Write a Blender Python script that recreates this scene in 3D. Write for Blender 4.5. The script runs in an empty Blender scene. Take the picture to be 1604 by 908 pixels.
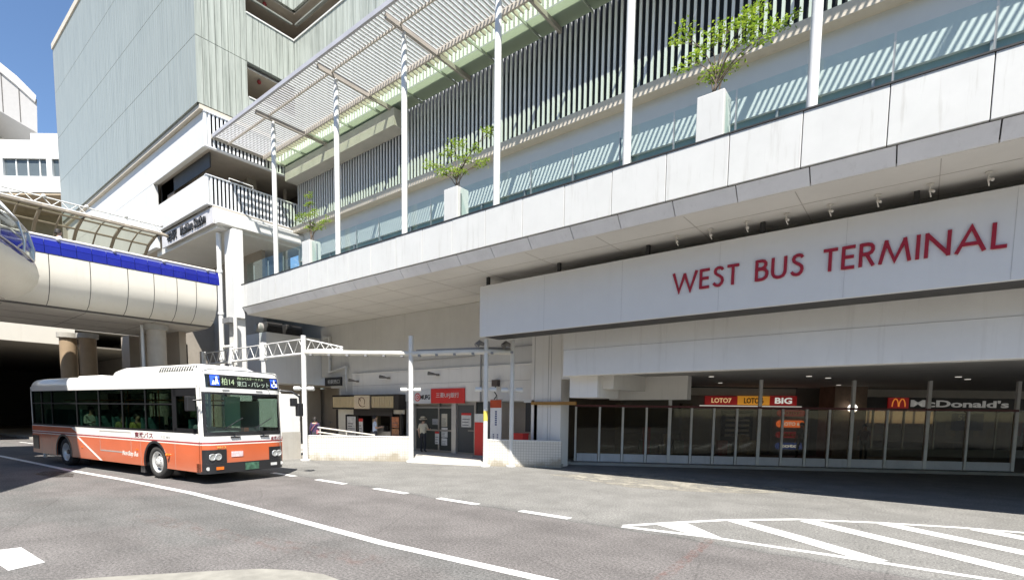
import bpy, bmesh, math, random
from mathutils import Matrix, Vector, noise as mnoise
R = math.radians
random.seed(7)
scene = bpy.context.scene
COL = scene.collection
# ------------------------------------------------------------------ axes
# world x runs along the terminal front, y into the building, z up.
ANG = R(51.459)
EX = Vector((math.sin(ANG), -math.cos(ANG), 0))
NX = Vector((math.cos(ANG), math.sin(ANG), 0))
FRONT = math.atan2(NX.x, EX.x)            # turn of the frame that faces the parapet walls
FR = Matrix.Rotation(FRONT, 4, 'Z')       # parapet frame -> world
ID = Matrix.Identity(4)
WM = {}

# ------------------------------------------------------------------ materials
MATS = {}
def _nt(name):
    m = bpy.data.materials.new(name); m.use_nodes = True
    nt = m.node_tree
    return m, nt, nt.nodes['Principled BSDF']
def pm(name, col, rough=.6, metal=0., var=.1, vs=1.5, streak=0., scol=(.16, .13, .1), bump=0., bs=30, spec=.4, coat=0., sscale=(2.2, 2.2, .12)):
    if name in MATS: return MATS[name]
    m, nt, p = _nt(name); N = nt.nodes.new; L = nt.links.new
    p.inputs['Roughness'].default_value = rough
    p.inputs['Metallic'].default_value = metal
    p.inputs['Specular IOR Level'].default_value = spec
    p.inputs['Coat Weight'].default_value = coat
    tc = N('ShaderNodeTexCoord')
    n1 = N('ShaderNodeTexNoise'); n1.inputs['Scale'].default_value = vs; n1.inputs['Detail'].default_value = 6; n1.inputs['Roughness'].default_value = .65
    L(tc.outputs['Object'], n1.inputs['Vector'])
    mr = N('ShaderNodeMapRange'); mr.inputs['From Min'].default_value = .3; mr.inputs['From Max'].default_value = .7
    mr.inputs['To Min'].default_value = 1 - var; mr.inputs['To Max'].default_value = 1 + var
    L(n1.outputs['Fac'], mr.inputs['Value'])
    mx = N('ShaderNodeMix'); mx.data_type = 'RGBA'; mx.blend_type = 'MULTIPLY'; mx.inputs['Factor'].default_value = 1
    mx.inputs['A'].default_value = (*col, 1); L(mr.outputs['Result'], mx.inputs['B'])
    out = mx.outputs['Result']
    if streak:
        mp = N('ShaderNodeMapping'); mp.inputs['Scale'].default_value = sscale
        L(tc.outputs['Object'], mp.inputs['Vector'])
        n2 = N('ShaderNodeTexNoise'); n2.inputs['Scale'].default_value = 2.0; n2.inputs['Detail'].default_value = 5; n2.inputs['Roughness'].default_value = .7
        L(mp.outputs['Vector'], n2.inputs['Vector'])
        r2 = N('ShaderNodeMapRange'); r2.inputs['From Min'].default_value = .55; r2.inputs['From Max'].default_value = .8
        r2.inputs['To Max'].default_value = streak
        L(n2.outputs['Fac'], r2.inputs['Value'])
        m2 = N('ShaderNodeMix'); m2.data_type = 'RGBA'
        L(r2.outputs['Result'], m2.inputs['Factor']); L(out, m2.inputs['A']); m2.inputs['B'].default_value = (*scol, 1)
        out = m2.outputs['Result']
    L(out, p.inputs['Base Color'])
    if bump:
        n3 = N('ShaderNodeTexNoise'); n3.inputs['Scale'].default_value = bs; n3.inputs['Detail'].default_value = 3
        L(tc.outputs['Object'], n3.inputs['Vector'])
        b = N('ShaderNodeBump'); b.inputs['Strength'].default_value = bump; b.inputs['Distance'].default_value = .02
        L(n3.outputs['Fac'], b.inputs['Height']); L(b.outputs['Normal'], p.inputs['Normal'])
    MATS[name] = m
    return m
def glass(name, tint, refl=.6, rough=.02, wav=0.):
    if name in MATS: return MATS[name]
    m, nt, p = _nt(name); N = nt.nodes.new; L = nt.links.new
    nt.nodes.remove(p)
    t = N('ShaderNodeBsdfTransparent'); t.inputs['Color'].default_value = (*tint, 1)
    g = N('ShaderNodeBsdfGlossy'); g.inputs['Roughness'].default_value = rough; g.inputs['Color'].default_value = (.9, .95, .95, 1)
    fr = N('ShaderNodeLayerWeight'); fr.inputs['Blend'].default_value = .5
    pw = N('ShaderNodeMath'); pw.operation = 'POWER'; pw.inputs[1].default_value = 4.5; L(fr.outputs['Facing'], pw.inputs[0])
    mu = N('ShaderNodeMath'); mu.operation = 'MULTIPLY_ADD'; mu.inputs[1].default_value = min(1, refl * 1.4); mu.inputs[2].default_value = .05 * refl; mu.use_clamp = True
    L(pw.outputs[0], mu.inputs[0])
    if wav:
        tc = N('ShaderNodeTexCoord'); n3 = N('ShaderNodeTexNoise'); n3.inputs['Scale'].default_value = .7
        L(tc.outputs['Object'], n3.inputs['Vector'])
        b = N('ShaderNodeBump'); b.inputs['Strength'].default_value = wav; b.inputs['Distance'].default_value = .1
        L(n3.outputs['Fac'], b.inputs['Height']); L(b.outputs['Normal'], g.inputs['Normal'])
    ms = N('ShaderNodeMixShader'); L(mu.outputs[0], ms.inputs['Fac']); L(t.outputs[0], ms.inputs[1]); L(g.outputs[0], ms.inputs[2])
    L(ms.outputs[0], nt.nodes['Material Output'].inputs['Surface'])
    MATS[name] = m
    return m
def frosted(name, col, trans=.5, clear=.1):
    if name in MATS: return MATS[name]
    m, nt, p = _nt(name); N = nt.nodes.new; L = nt.links.new
    nt.nodes.remove(p)
    d = N('ShaderNodeBsdfDiffuse'); d.inputs['Color'].default_value = (*col, 1)
    t = N('ShaderNodeBsdfTranslucent'); t.inputs['Color'].default_value = (*col, 1)
    c = N('ShaderNodeBsdfTransparent'); c.inputs['Color'].default_value = (*col, 1)
    a = N('ShaderNodeMixShader'); a.inputs[0].default_value = trans; L(d.outputs[0], a.inputs[1]); L(t.outputs[0], a.inputs[2])
    b = N('ShaderNodeMixShader'); b.inputs[0].default_value = clear; L(a.outputs[0], b.inputs[1]); L(c.outputs[0], b.inputs[2])
    L(b.outputs[0], nt.nodes['Material Output'].inputs['Surface'])
    MATS[name] = m
    return m
def emit(name, col, s):
    if name in MATS: return MATS[name]
    m, nt, p = _nt(name)
    p.inputs['Base Color'].default_value = (*col, 1)
    p.inputs['Emission Color'].default_value = (*col, 1); p.inputs['Emission Strength'].default_value = s
    MATS[name] = m
    return m

# ------------------------------------------------------------------ mesh builder
class MB:
    def __init__(s, frame=ID):
        s.v = []; s.f = []; s.mi = []; s.fr = frame; s.smooth = []
    def _add(s, vs, fs, mi=0, sm=False):
        o = len(s.v)
        s.v += [s.fr @ Vector(p) for p in vs]
        for f in fs:
            s.f.append([i + o for i in f]); s.mi.append(mi); s.smooth.append(sm)
    def box(s, x0, x1, y0, y1, z0, z1, mi=0):
        if x0 > x1: x0, x1 = x1, x0
        if y0 > y1: y0, y1 = y1, y0
        if z0 > z1: z0, z1 = z1, z0
        s._add([(x0,y0,z0),(x1,y0,z0),(x1,y1,z0),(x0,y1,z0),(x0,y0,z1),(x1,y0,z1),(x1,y1,z1),(x0,y1,z1)],
               [(0,3,2,1),(4,5,6,7),(0,1,5,4),(1,2,6,5),(2,3,7,6),(3,0,4,7)], mi)
        return s
    def obox(s, a, b, w, z0, z1, mi=0):
        """upright slab from a to b (plan points), width w to the left of a->b"""
        a = Vector((a[0], a[1], 0)); b = Vector((b[0], b[1], 0)); d = (b - a).normalized(); n = Vector((-d.y, d.x, 0)) * w
        p = [a, b, b + n, a + n]
        s.prism([(q.x, q.y) for q in p], z0, z1, mi)
        return s
    def prism(s, poly, z0, z1, mi=0):
        n = len(poly)
        ar = sum(poly[i][0]*poly[(i+1)%n][1]-poly[(i+1)%n][0]*poly[i][1] for i in range(n))
        if ar < 0: poly = poly[::-1]
        vs = [(p[0], p[1], z0) for p in poly] + [(p[0], p[1], z1) for p in poly]
        fs = [tuple(range(n))[::-1], tuple(range(n, 2*n))] + [(i, (i+1) % n, n+(i+1) % n, n+i) for i in range(n)]
        s._add(vs, fs, mi)
        return s
    def prism_on(s, poly, o, u, w, th, mi=0):
        """polygon in the plane (u, w) at o, pushed th along u x w (towards the viewer)"""
        o = Vector(o); u = Vector(u); w = Vector(w); k = u.cross(w).normalized() * th
        n = len(poly)
        ar = sum(poly[i][0]*poly[(i+1)%n][1]-poly[(i+1)%n][0]*poly[i][1] for i in range(n))
        if ar < 0: poly = poly[::-1]
        b = [o + u*p[0] + w*p[1] for p in poly]
        vs = b + [q + k for q in b]
        fs = [tuple(range(n))[::-1], tuple(range(n, 2*n))] + [(i, (i+1) % n, n+(i+1) % n, n+i) for i in range(n)]
        s._add(vs, fs, mi)
        return s
    def sheet(s, poly, z, mi=0):
        n = len(poly)
        ar = sum(poly[i][0]*poly[(i+1)%n][1]-poly[(i+1)%n][0]*poly[i][1] for i in range(n))
        if ar < 0: poly = poly[::-1]
        s._add([(p[0], p[1], z) for p in poly], [tuple(range(n))], mi)
        return s
    def line(s, pts, w, z, mi=0):
        """flat painted line along pts"""
        pts = [Vector((p[0], p[1], 0)) for p in pts]; L = []; Rr = []
        for i, p in enumerate(pts):
            d = (pts[min(i+1, len(pts)-1)] - pts[max(i-1, 0)]).normalized(); n = Vector((-d.y, d.x, 0)) * w/2
            L.append(p + n); Rr.append(p - n)
        vs = [(p.x, p.y, z) for p in L] + [(p.x, p.y, z) for p in Rr]; n = len(pts)
        s._add(vs, [(i, n+i, n+i+1, i+1) for i in range(n-1)], mi)
        return s
    def tube(s, pts, r, n=10, mi=0, cap=True):
        pts = [Vector(p) for p in pts]
        rr = r if isinstance(r, (list, tuple)) else [r]*len(pts)
        vs = []; fs = []
        ref = None
        for i, p in enumerate(pts):
            d = (pts[min(i+1, len(pts)-1)] - pts[max(i-1, 0)]).normalized()
            if ref is None:
                ref = Vector((0, 0, 1)) if abs(d.z) < .9 else Vector((1, 0, 0))
            a = d.cross(ref).normalized(); b = d.cross(a).normalized(); ref = b.cross(d)*1.0 if False else ref
            for k in range(n):
                t = 2*math.pi*k/n
                vs.append(p + (a*math.cos(t) + b*math.sin(t))*rr[i])
        for i in range(len(pts)-1):
            for k in range(n):
                fs.append((i*n+k, i*n+(k+1) % n, (i+1)*n+(k+1) % n, (i+1)*n+k))
        s._add(vs, fs, mi, True)
        if cap:
            s._add(vs[:n], [tuple(range(n))], mi); s._add(vs[-n:], [tuple(range(n))[::-1]], mi)
        return s
    def lathe(s, o, axis, prof, n=24, mi=0, caps=(1, 1)):
        """prof: (radius, distance along axis) rings around o"""
        o = Vector(o); ax = Vector(axis).normalized(); r0 = Vector((0, 0, 1)) if abs(ax.z) < .9 else Vector((1, 0, 0))
        a = ax.cross(r0).normalized(); b = ax.cross(a).normalized()
        vs = []; fs = []
        for (r, h) in prof:
            for k in range(n):
                t = 2*math.pi*k/n; vs.append(o + ax*h + (a*math.cos(t) + b*math.sin(t))*r)
        for i in range(len(prof)-1):
            for k in range(n):
                fs.append((i*n+k, (i+1)*n+k, (i+1)*n+(k+1) % n, i*n+(k+1) % n))
        s._add(vs, fs, mi, True)
        if caps[0]: s._add(vs[:n], [tuple(range(n))], mi)
        if caps[1]: s._add(vs[-n:], [tuple(range(n))[::-1]], mi)
        return s
    def ball(s, c, r, n=12, m=8, mi=0):
        c = Vector(c); r = Vector(r) if isinstance(r, (tuple, list)) else Vector((r, r, r))
        vs = [c + Vector((0, 0, -r.z))]
        for i in range(1, m):
            ph = math.pi*(i/m - .5)
            for k in range(n):
                t = 2*math.pi*k/n
                vs.append(c + Vector((math.cos(ph)*math.cos(t)*r.x, math.cos(ph)*math.sin(t)*r.y, math.sin(ph)*r.z)))
        vs.append(c + Vector((0, 0, r.z))); fs = []
        for k in range(n):
            fs.append((0, 1+(k+1) % n, 1+k)); fs.append((len(vs)-1, 1+(m-2)*n+k, 1+(m-2)*n+(k+1) % n))
        for i in range(m-2):
            for k in range(n):
                fs.append((1+i*n+k, 1+i*n+(k+1) % n, 1+(i+1)*n+(k+1) % n, 1+(i+1)*n+k))
        s._add(vs, fs, mi, True)
        return s
    def grid(s, rows, mi=0, sm=True, close=False):
        """rows of points -> quads"""
        n = len(rows[0]); vs = [p for r in rows for p in r]; fs = []
        for i in range(len(rows)-1):
            for k in range(n if close else n-1):
                fs.append((i*n+k, i*n+(k+1) % n, (i+1)*n+(k+1) % n, (i+1)*n+k))
        s._add(vs, fs, mi, sm)
        return s
    def ribbon(s, pts, w, o, u, wv, th, mi=0):
        """flat stroke of width w along 2-D pts in the plane (u, wv)"""
        P = [Vector((p[0], p[1])) for p in pts]; n = len(P); L = []; Rr = []
        for i in range(n):
            d0 = (P[i]-P[i-1]).normalized() if i > 0 else (P[1]-P[0]).normalized()
            d1 = (P[i+1]-P[i]).normalized() if i < n-1 else d0
            m = (d0+d1).normalized(); c = max(.5, m.dot(d1)); nn = Vector((-m.y, m.x))*(w/2/c)
            L.append(P[i]+nn); Rr.append(P[i]-nn)
        o = Vector(o); u = Vector(u); wv = Vector(wv); k = u.cross(wv).normalized()*th
        f = lambda q: o + u*q.x + wv*q.y
        vs = [f(q) for q in L] + [f(q) for q in Rr] + [f(q)+k for q in L] + [f(q)+k for q in Rr]
        fs = []
        for i in range(n-1):
            fs += [(2*n+i, 3*n+i, 3*n+i+1, 2*n+i+1), (i, 2*n+i, 2*n+i+1, i+1), (n+i, n+i+1, 3*n+i+1, 3*n+i)]
        fs += [(0, n, 3*n, 2*n), (n-1, 3*n-1, 4*n-1, 2*n-1)]
        s._add(vs, fs, mi)
        return s
    def build(s, name, mats, parent=None, local=False, bevel=0., label=None):
        me = bpy.data.meshes.new(name)
        inv = WM[parent].inverted() if (parent is not None and not local) else ID
        me.from_pydata([inv @ v for v in s.v], [], s.f)
        if not isinstance(mats, (list, tuple)): mats = [mats]
        for m in mats: me.materials.append(m)
        me.polygons.foreach_set('material_index', s.mi)
        me.polygons.foreach_set('use_smooth', s.smooth)
        me.update()
        o = bpy.data.objects.new(name, me); COL.objects.link(o)
        if parent is not None: o.parent = parent
        WM[o] = WM[parent] if parent is not None else ID
        if bevel:
            b = o.modifiers.new('bevel', 'BEVEL'); b.width = bevel; b.segments = 2; b.limit_method = 'ANGLE'; b.angle_limit = R(50)
            b.harden_normals = False
        if label: o['label'] = label
        return o
def tag(o, label=None, cat=None, group=None, kind=None):
    if label: o['label'] = label
    if cat: o['category'] = cat
    if group: o['group'] = group
    if kind: o['kind'] = kind
    return o
def thing(name, loc, label, cat, group=None, rot=0., frame=None):
    o = bpy.data.objects.new(name, None); COL.objects.link(o); o.empty_display_size = .3
    M = Matrix.Translation(Vector(loc)) @ Matrix.Rotation(rot, 4, 'Z')
    o.location = M.translation; o.rotation_euler = (0, 0, rot); WM[o] = M
    return tag(o, label, cat, group)
def struct(name, mb, mats, bevel=0.):
    o = mb.build(name, mats, None, bevel=bevel); o['kind'] = 'structure'
    return o
def fthing(name, X, Y, z, label, cat, group=None):
    """a thing in the parapet frame: its Empty stands at (X, Y) of that frame"""
    p = FR @ Vector((X, Y, z))
    return thing(name, p, label, cat, group, FRONT)
def text(body, o, u, w, width=None, height=.3, th=.01, mat=None, parent=None, name='lettering', local=False, bold=0., shear=0., align='L', mb_mats=None):
    """real letters: o = left end of the baseline, u = reading direction, w = up"""
    cu = bpy.data.curves.new('t', 'FONT'); cu.body = body; cu.size = 1; cu.offset = bold; cu.shear = shear; cu.resolution_u = 3
    cu.extrude = 0.
    ob = bpy.data.objects.new('t', cu); COL.objects.link(ob)
    dg = bpy.context.evaluated_depsgraph_get()
    me = bpy.data.meshes.new_from_object(ob.evaluated_get(dg))
    bpy.data.objects.remove(ob)
    xs = [v.co.x for v in me.vertices]; ys = [v.co.y for v in me.vertices]
    x0, x1, y0, y1 = min(xs), max(xs), min(ys), max(ys)
    sy = height/(y1-y0); sx = width/(x1-x0) if width else sy
    o = Vector(o); u = Vector(u).normalized(); w = Vector(w).normalized(); k = u.cross(w)
    inv = WM[parent].inverted() if (parent is not None and not local) else ID
    bm = bmesh.new(); bm.from_mesh(me)
    if th:
        r = bmesh.ops.extrude_face_region(bm, geom=bm.faces[:])
        for g in r['geom']:
            if isinstance(g, bmesh.types.BMVert): g.co.z += 1
    for v in bm.verts:
        c = v.co
        v.co = inv @ (o + u*((c.x-x0)*sx) + w*((c.y-y0)*sy) + k*(c.z*th))
    bm.to_mesh(me); bm.free()
    me.materials.clear(); me.materials.append(mat)
    me.name = name
    ob = bpy.data.objects.new(name, me); COL.objects.link(ob)
    if parent is not None: ob.parent = parent
    WM[ob] = WM[parent] if parent is not None else ID
    return ob
# ------------------------------------------------------------------ material set
white = pm('white_panel', (.55, .55, .53), .45, var=.04, streak=.6, scol=(.30, .28, .24), sscale=(3.2, 3.2, .22))
whitep = pm('white_paint', (.62, .62, .60), .5, var=.05, vs=.8, streak=.22, scol=(.4, .36, .3))
whitem = pm('white_metal', (.66, .66, .64), .4, var=.05, streak=.15, scol=(.45, .38, .3))
creamp = pm('cream_panel', (.60, .57, .50), .45, var=.04, vs=.6, streak=.25, scol=(.42, .36, .28))
soffitm = pm('soffit_board', (.68, .655, .61), .7, var=.08, vs=.5, streak=.2, scol=(.3, .27, .23), sscale=(.5, .5, .5))
wallw = pm('render_wall', (.72, .70, .66), .7, var=.05, vs=.7, streak=.3, scol=(.36, .32, .27))
wallg = pm('grey_wall', (.56, .545, .51), .75, var=.06, vs=.7, streak=.3, scol=(.3, .27, .23))
tanw = pm('tan_wall', (.36, .31, .25), .7, var=.08)
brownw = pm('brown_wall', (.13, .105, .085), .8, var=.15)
darkm = pm('dark_metal', (.035, .034, .033), .5, var=.2)
darkv = pm('dark_void', (.012, .012, .013), .9, var=.2)
greym = pm('grey_metal', (.28, .28, .28), .45, metal=.3, var=.1)
steel = pm('steel', (.55, .54, .52), .3, metal=.9, var=.08)
jointm = pm('joint', (.09, .085, .08), .8, var=.1)
redm = pm('red_board', (.62, .035, .03), .4, var=.05)
redd = pm('crimson_letters', (.34, .015, .03), .45, var=.06)
blackm = pm('black_letters', (.02, .02, .022), .5, var=.1)
concrete = pm('concrete', (.36, .345, .31), .85, var=.14, vs=1.2, bump=.2)
beigel = pm('beige_ledge', (.55, .50, .42), .7, var=.06, streak=.25)
brass = pm('timber', (.30, .16, .04), .5, var=.15)

# ------------------------------------------------------------------ ground
def asphalt():
    m, nt, p = _nt('asphalt'); N = nt.nodes.new; L = nt.links.new
    p.inputs['Roughness'].default_value = .88; p.inputs['Specular IOR Level'].default_value = .25
    tc = N('ShaderNodeTexCoord'); sx = N('ShaderNodeSeparateXYZ'); L(tc.outputs['Object'], sx.inputs[0])
    def noise(s, d=3, r=.6):
        n = N('ShaderNodeTexNoise'); n.inputs['Scale'].default_value = s; n.inputs['Detail'].default_value = d; n.inputs['Roughness'].default_value = r
        L(tc.outputs['Object'], n.inputs['Vector']); return n.outputs['Fac']
    def math_(op, a, b=None):
        n = N('ShaderNodeMath'); n.operation = op
        for i, q in enumerate((a, b)):
            if q is None: continue
            if isinstance(q, (int, float)): n.inputs[i].default_value = q
            else: L(q, n.inputs[i])
        return n.outputs[0]
    def rng(x, a, b, c=0., d=1.):
        n = N('ShaderNodeMapRange'); n.interpolation_type = 'SMOOTHSTEP'
        n.inputs['From Min'].default_value = a; n.inputs['From Max'].default_value = b
        n.inputs['To Min'].default_value = c; n.inputs['To Max'].default_value = d
        L(x, n.inputs['Value']); return n.outputs['Result']
    big = noise(.22, 5); mid = noise(1.1, 5); fine = noise(26, 3, .75); grit = noise(75, 2, .7)
    y = math_('ADD', sx.outputs['Y'], math_('MULTIPLY', math_('SUBTRACT', mid, .5), .5))
    warm = math_('MULTIPLY', rng(y, 4.9, 5.15), rng(y, 8.5, 8.3))
    warm2 = math_('MULTIPLY', rng(y, 4.9, 4.7), rng(big, .46, .56))
    w = math_('MAXIMUM', warm, math_('MULTIPLY', warm2, .8))
    mx = N('ShaderNodeMix'); mx.data_type = 'RGBA'; L(w, mx.inputs['Factor'])
    mx.inputs['A'].default_value = (.130, .127, .122, 1); mx.inputs['B'].default_value = (.140, .130, .125, 1)
    # paler, newer surface close to the terminal
    pale = rng(y, 8.3, 8.8)
    m1 = N('ShaderNodeMix'); m1.data_type = 'RGBA'; L(pale, m1.inputs['Factor']); L(mx.outputs['Result'], m1.inputs['A']); m1.inputs['B'].default_value = (.178, .174, .163, 1)
    k = math_('MULTIPLY', rng(fine, .33, .67, .62, 1.38), rng(grit, .3, .7, .68, 1.32))
    k = math_('MULTIPLY', k, rng(mid, .3, .7, .88, 1.12)); k = math_('MULTIPLY', k, rng(big, .3, .7, .95, 1.05))
    # worn seam where the reddish bus lane meets the grey apron
    sm = math_('ABSOLUTE', math_('SUBTRACT', y, 8.42)); k = math_('MULTIPLY', k, rng(sm, .0, .035, .72, 1.))
    # oil and tyre darkening along the two wheel tracks of the bus lane
    for c in (2.3, 4.1, 5.9, 7.6):
        dd = math_('ABSOLUTE', math_('SUBTRACT', y, c)); k = math_('MULTIPLY', k, rng(dd, .1, .6, .9, 1.))
    stain = noise(.55, 4, .5); k = math_('MULTIPLY', k, rng(stain, .66, .74, 1., .8))
    # hairline cracks
    vo = N('ShaderNodeTexVoronoi'); vo.feature = 'DISTANCE_TO_EDGE'; vo.inputs['Scale'].default_value = .33
    mp = N('ShaderNodeMix'); mp.data_type = 'VECTOR'; mp.inputs['Factor'].default_value = .12
    nn = N('ShaderNodeTexNoise'); nn.inputs['Scale'].default_value = 1.5; nn.inputs['Detail'].default_value = 4
    L(tc.outputs['Object'], nn.inputs['Vector']); L(tc.outputs['Object'], mp.inputs['A']); L(nn.outputs['Color'], mp.inputs['B'])
    L(mp.outputs['Result'], vo.inputs['Vector'])
    cr = math_('MAXIMUM', rng(vo.outputs['Distance'], .001, .005, .8, 1.), rng(big, .5, .42)); k = math_('MULTIPLY', k, cr)
    m2 = N('ShaderNodeMix'); m2.data_type = 'RGBA'; m2.blend_type = 'MULTIPLY'; m2.inputs['Factor'].default_value = 1
    L(m1.outputs['Result'], m2.inputs['A']); L(k, m2.inputs['B']); L(m2.outputs['Result'], p.inputs['Base Color'])
    b = N('ShaderNodeBump'); b.inputs['Strength'].default_value = .5; b.inputs['Distance'].default_value = .012
    L(fine, b.inputs['Height']); L(b.outputs['Normal'], p.inputs['Normal'])
    return m
def worn(name, col, lo, hi, sc=9., rough=.6):
    """road paint with worn-through patches"""
    m, nt, p = _nt(name); N = nt.nodes.new; L = nt.links.new
    p.inputs['Base Color'].default_value = (*col, 1); p.inputs['Roughness'].default_value = rough
    tc = N('ShaderNodeTexCoord'); n = N('ShaderNodeTexNoise'); n.inputs['Scale'].default_value = sc; n.inputs['Detail'].default_value = 8; n.inputs['Roughness'].default_value = .7
    L(tc.outputs['Object'], n.inputs['Vector'])
    r = N('ShaderNodeMapRange'); r.inputs['From Min'].default_value = lo; r.inputs['From Max'].default_value = hi
    L(n.outputs['Fac'], r.inputs['Value']); L(r.outputs['Result'], p.inputs['Alpha'])
    return m
struct('ground', MB().sheet([(-400, -300), (400, -300), (400, 400), (-400, 400)], 0), asphalt())
paint = worn('road_paint', (.70, .70, .68), .33, .43, 11)
redpaint = worn('red_road_paint', (.30, .14, .115), .45, .95, 9)
struct('lane_line', MB().line([(-40, 2.2), (-29.2, 3.5), (-25, 3.85), (-21.5, 4.12), (-17.5, 4.6), (-13.8, 4.92), (-10.7, 5.0), (-6.4, 4.98), (-3.2, 5.2), (2, 5.5), (8, 5.8)], .19, .005), paint)
struct('kerb_line', MB().line([(-40, 5.6), (-31, 6.6), (-26, 7.7), (-20, 8.1)], .12, .005), paint)
for i, (a, b) in enumerate([(-16.35, -15.0), (-13.85, -12.45), (-11.2, -9.92), (-8.85, -7.6), (-6.45, -5.25)]):
    yy = 8.27 + .07*i
    struct('dash_line', MB().sheet([(a, yy-.1), (b, yy-.08), (b, yy+.12), (a, yy+.1)], .005), paint)
hb = [(-4.15, 8.68), (-3.61, 9.5), (-2.86, 10.55), (-1.79, 11.6), (-.48, 12.35), (.69, 12.85), (1.61, 13.1), (3, 13.3), (6, 13.4)]
h = MB().line([(-4.15, 8.6), (-2.69, 8.86), (-.2, 8.94), (3, 9.0), (8, 9.05)], .14, .005).line(hb, .14, .006)
h.sheet([(-3.75, 9.2), (-3.35, 9.72), (-2.5, 8.95), (-3.0, 8.87)], .004)
for (px, py) in [(-2.72, 10.62), (-1.63, 11.58), (-.42, 12.33), (.95, 12.9), (2.5, 13.2), (4.2, 13.3)]:
    ex = (py - 8.98)/.567*.824
    h.line([(px, py), (px+ex*.5, py-(py-8.98)*.5+.05), (px+ex, 8.98)], .36, .0045)
struct('hatched_marking', h, paint)
struct('stop_bar', MB().sheet([(-10.2, .95), (-10.13, 1.36), (-8.93, 1.42), (-8.8, 1.05)], .005), paint)
r = MB().line([(-2.6, 8.7), (-2.5, 7.5), (-2.42, 6.1), (-2.5, 4)], .16, .0035)
struct('red_marking', r, redpaint)
struct('faded_marking', MB().line([(-11.5, 3.2), (-9, 3.6), (-7.4, 3.9), (-5.6, 4.3)], .5, .0035), worn('faded_red_paint', (.30, .14, .11), .5, 1.25, 5))
struct('traffic_island', MB().prism([(-7.9, 1.2), (-7.55, 1.75), (-6.87, 2.65), (-6.5, 3.1), (-6.1, 3.36), (-5.7, 3.5), (-5.2, 3.5), (-4.6, 3.1), (-3.6, 1.6), (-3.5, -1), (-7.9, -1)], 0, .02),
       pm('island_concrete', (.25, .24, .21), .9, var=.2, vs=3, bump=.5, bs=40))
struct('patch_stain', MB().sheet([(-21.6, 3.55), (-20.9, 3.2), (-19.6, 3.35), (-19.3, 3.8), (-20.2, 4.0), (-21.3, 3.9)], .004), worn('oil_stain', (.035, .028, .022), .3, .75, 2.5, .5))
# rough concrete strip at the foot of the terminal
struct('worn_pavement', MB().sheet([(-9.6, 14.3), (-8.2, 13.9), (-6.2, 13.4), (-4.6, 13.9), (-3.4, 14.6), (-2, 16.5), (-8, 16.6)], .004), worn('worn_concrete', (.30, .28, .235), .36, .62, 1.6, .9))
# ------------------------------------------------------------------ station tower (glass clad)
def clad_mat():
    m, nt, p = _nt('channel_glass'); N = nt.nodes.new; L = nt.links.new
    p.inputs['Roughness'].default_value = .3; p.inputs['Specular IOR Level'].default_value = .4
    tc = N('ShaderNodeTexCoord'); mp = N('ShaderNodeMapping'); mp.inputs['Scale'].default_value = (3.6, 3.6, .10); L(tc.outputs['Object'], mp.inputs['Vector'])
    n = N('ShaderNodeTexNoise'); n.inputs['Scale'].default_value = 1.6; n.inputs['Detail'].default_value = 5; n.inputs['Roughness'].default_value = .72; L(mp.outputs['Vector'], n.inputs['Vector'])
    r = N('ShaderNodeValToRGB'); r.color_ramp.elements[0].position = .3; r.color_ramp.elements[1].position = .72
    r.color_ramp.elements[0].color = (.235, .262, .243, 1); r.color_ramp.elements[1].color = (.305, .33, .30, 1)
    L(n.outputs['Fac'], r.inputs['Fac'])
    # paler streaks and grey smudges on the return face
    n2 = N('ShaderNodeTexNoise'); n2.inputs['Scale'].default_value = 2.2; n2.inputs['Detail'].default_value = 6; n2.inputs['Roughness'].default_value = .75
    m2 = N('ShaderNodeMapping'); m2.inputs['Scale'].default_value = (2.6, 2.6, .09); L(tc.outputs['Object'], m2.inputs['Vector']); L(m2.outputs['Vector'], n2.inputs['Vector'])
    r2 = N('ShaderNodeValToRGB'); e = r2.color_ramp.elements; e[0].position = .36; e[0].color = (.22, .24, .215, 1); e[1].position = .70; e[1].color = (.47, .50, .455, 1); q = e.new(.5); q.color = (.36, .385, .35, 1)
    L(n2.outputs['Fac'], r2.inputs['Fac'])
    ge = N('ShaderNodeSeparateXYZ'); L(tc.outputs['Object'], ge.inputs[0])
    mr = N('ShaderNodeMapRange'); mr.inputs['From Min'].default_value = -.2; mr.inputs['From Max'].default_value = .25; mr.inputs['To Min'].default_value = 0; mr.inputs['To Max'].default_value = 1
    L(ge.outputs['Y'], mr.inputs['Value'])
    mx = N('ShaderNodeMix'); mx.data_type = 'RGBA'; L(mr.outputs['Result'], mx.inputs['Factor']); L(r.outputs['Color'], mx.inputs['A']); L(r2.outputs['Color'], mx.inputs['B'])
    L(mx.outputs['Result'], p.inputs['Base Color'])
    return m
clad = clad_mat()
slat_w = pm('white_slat', (.70, .72, .75), .45, var=.04)
LV = [16.66, 19.72, 22.95, 26.35, 29.6]
tower = thing('station_tower', (-28, 10.93, 0), 'tall station tower clad in pale green channel glass above a slatted white balcony', 'building')
def clad_wall(mb, ax, c, a, b, z0, z1, out):
    """strips of channel glass; ax 'x' runs along x at y=c, ax 'y' runs along y at x=c; out = sign of the outer side"""
    n = max(1, round(abs(b-a)/.31)); w = (b-a)/n
    for i in range(n):
        p0 = a+w*i+.012*(1 if w > 0 else -1); p1 = a+w*(i+1)-.012*(1 if w > 0 else -1)
        if ax == 'x': mb.box(p0, p1, c, c-out*-.1 if False else c+.12*(-out), z0, z1)
        else: mb.box(c, c+.12*(-out), p0, p1, z0, z1)
def band(name, segs, parent, mats):
    mb = MB()
    for s_ in segs: clad_wall(mb, *s_)
    return mb.build(name, mats, parent)
W0 = -54.3
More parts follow.
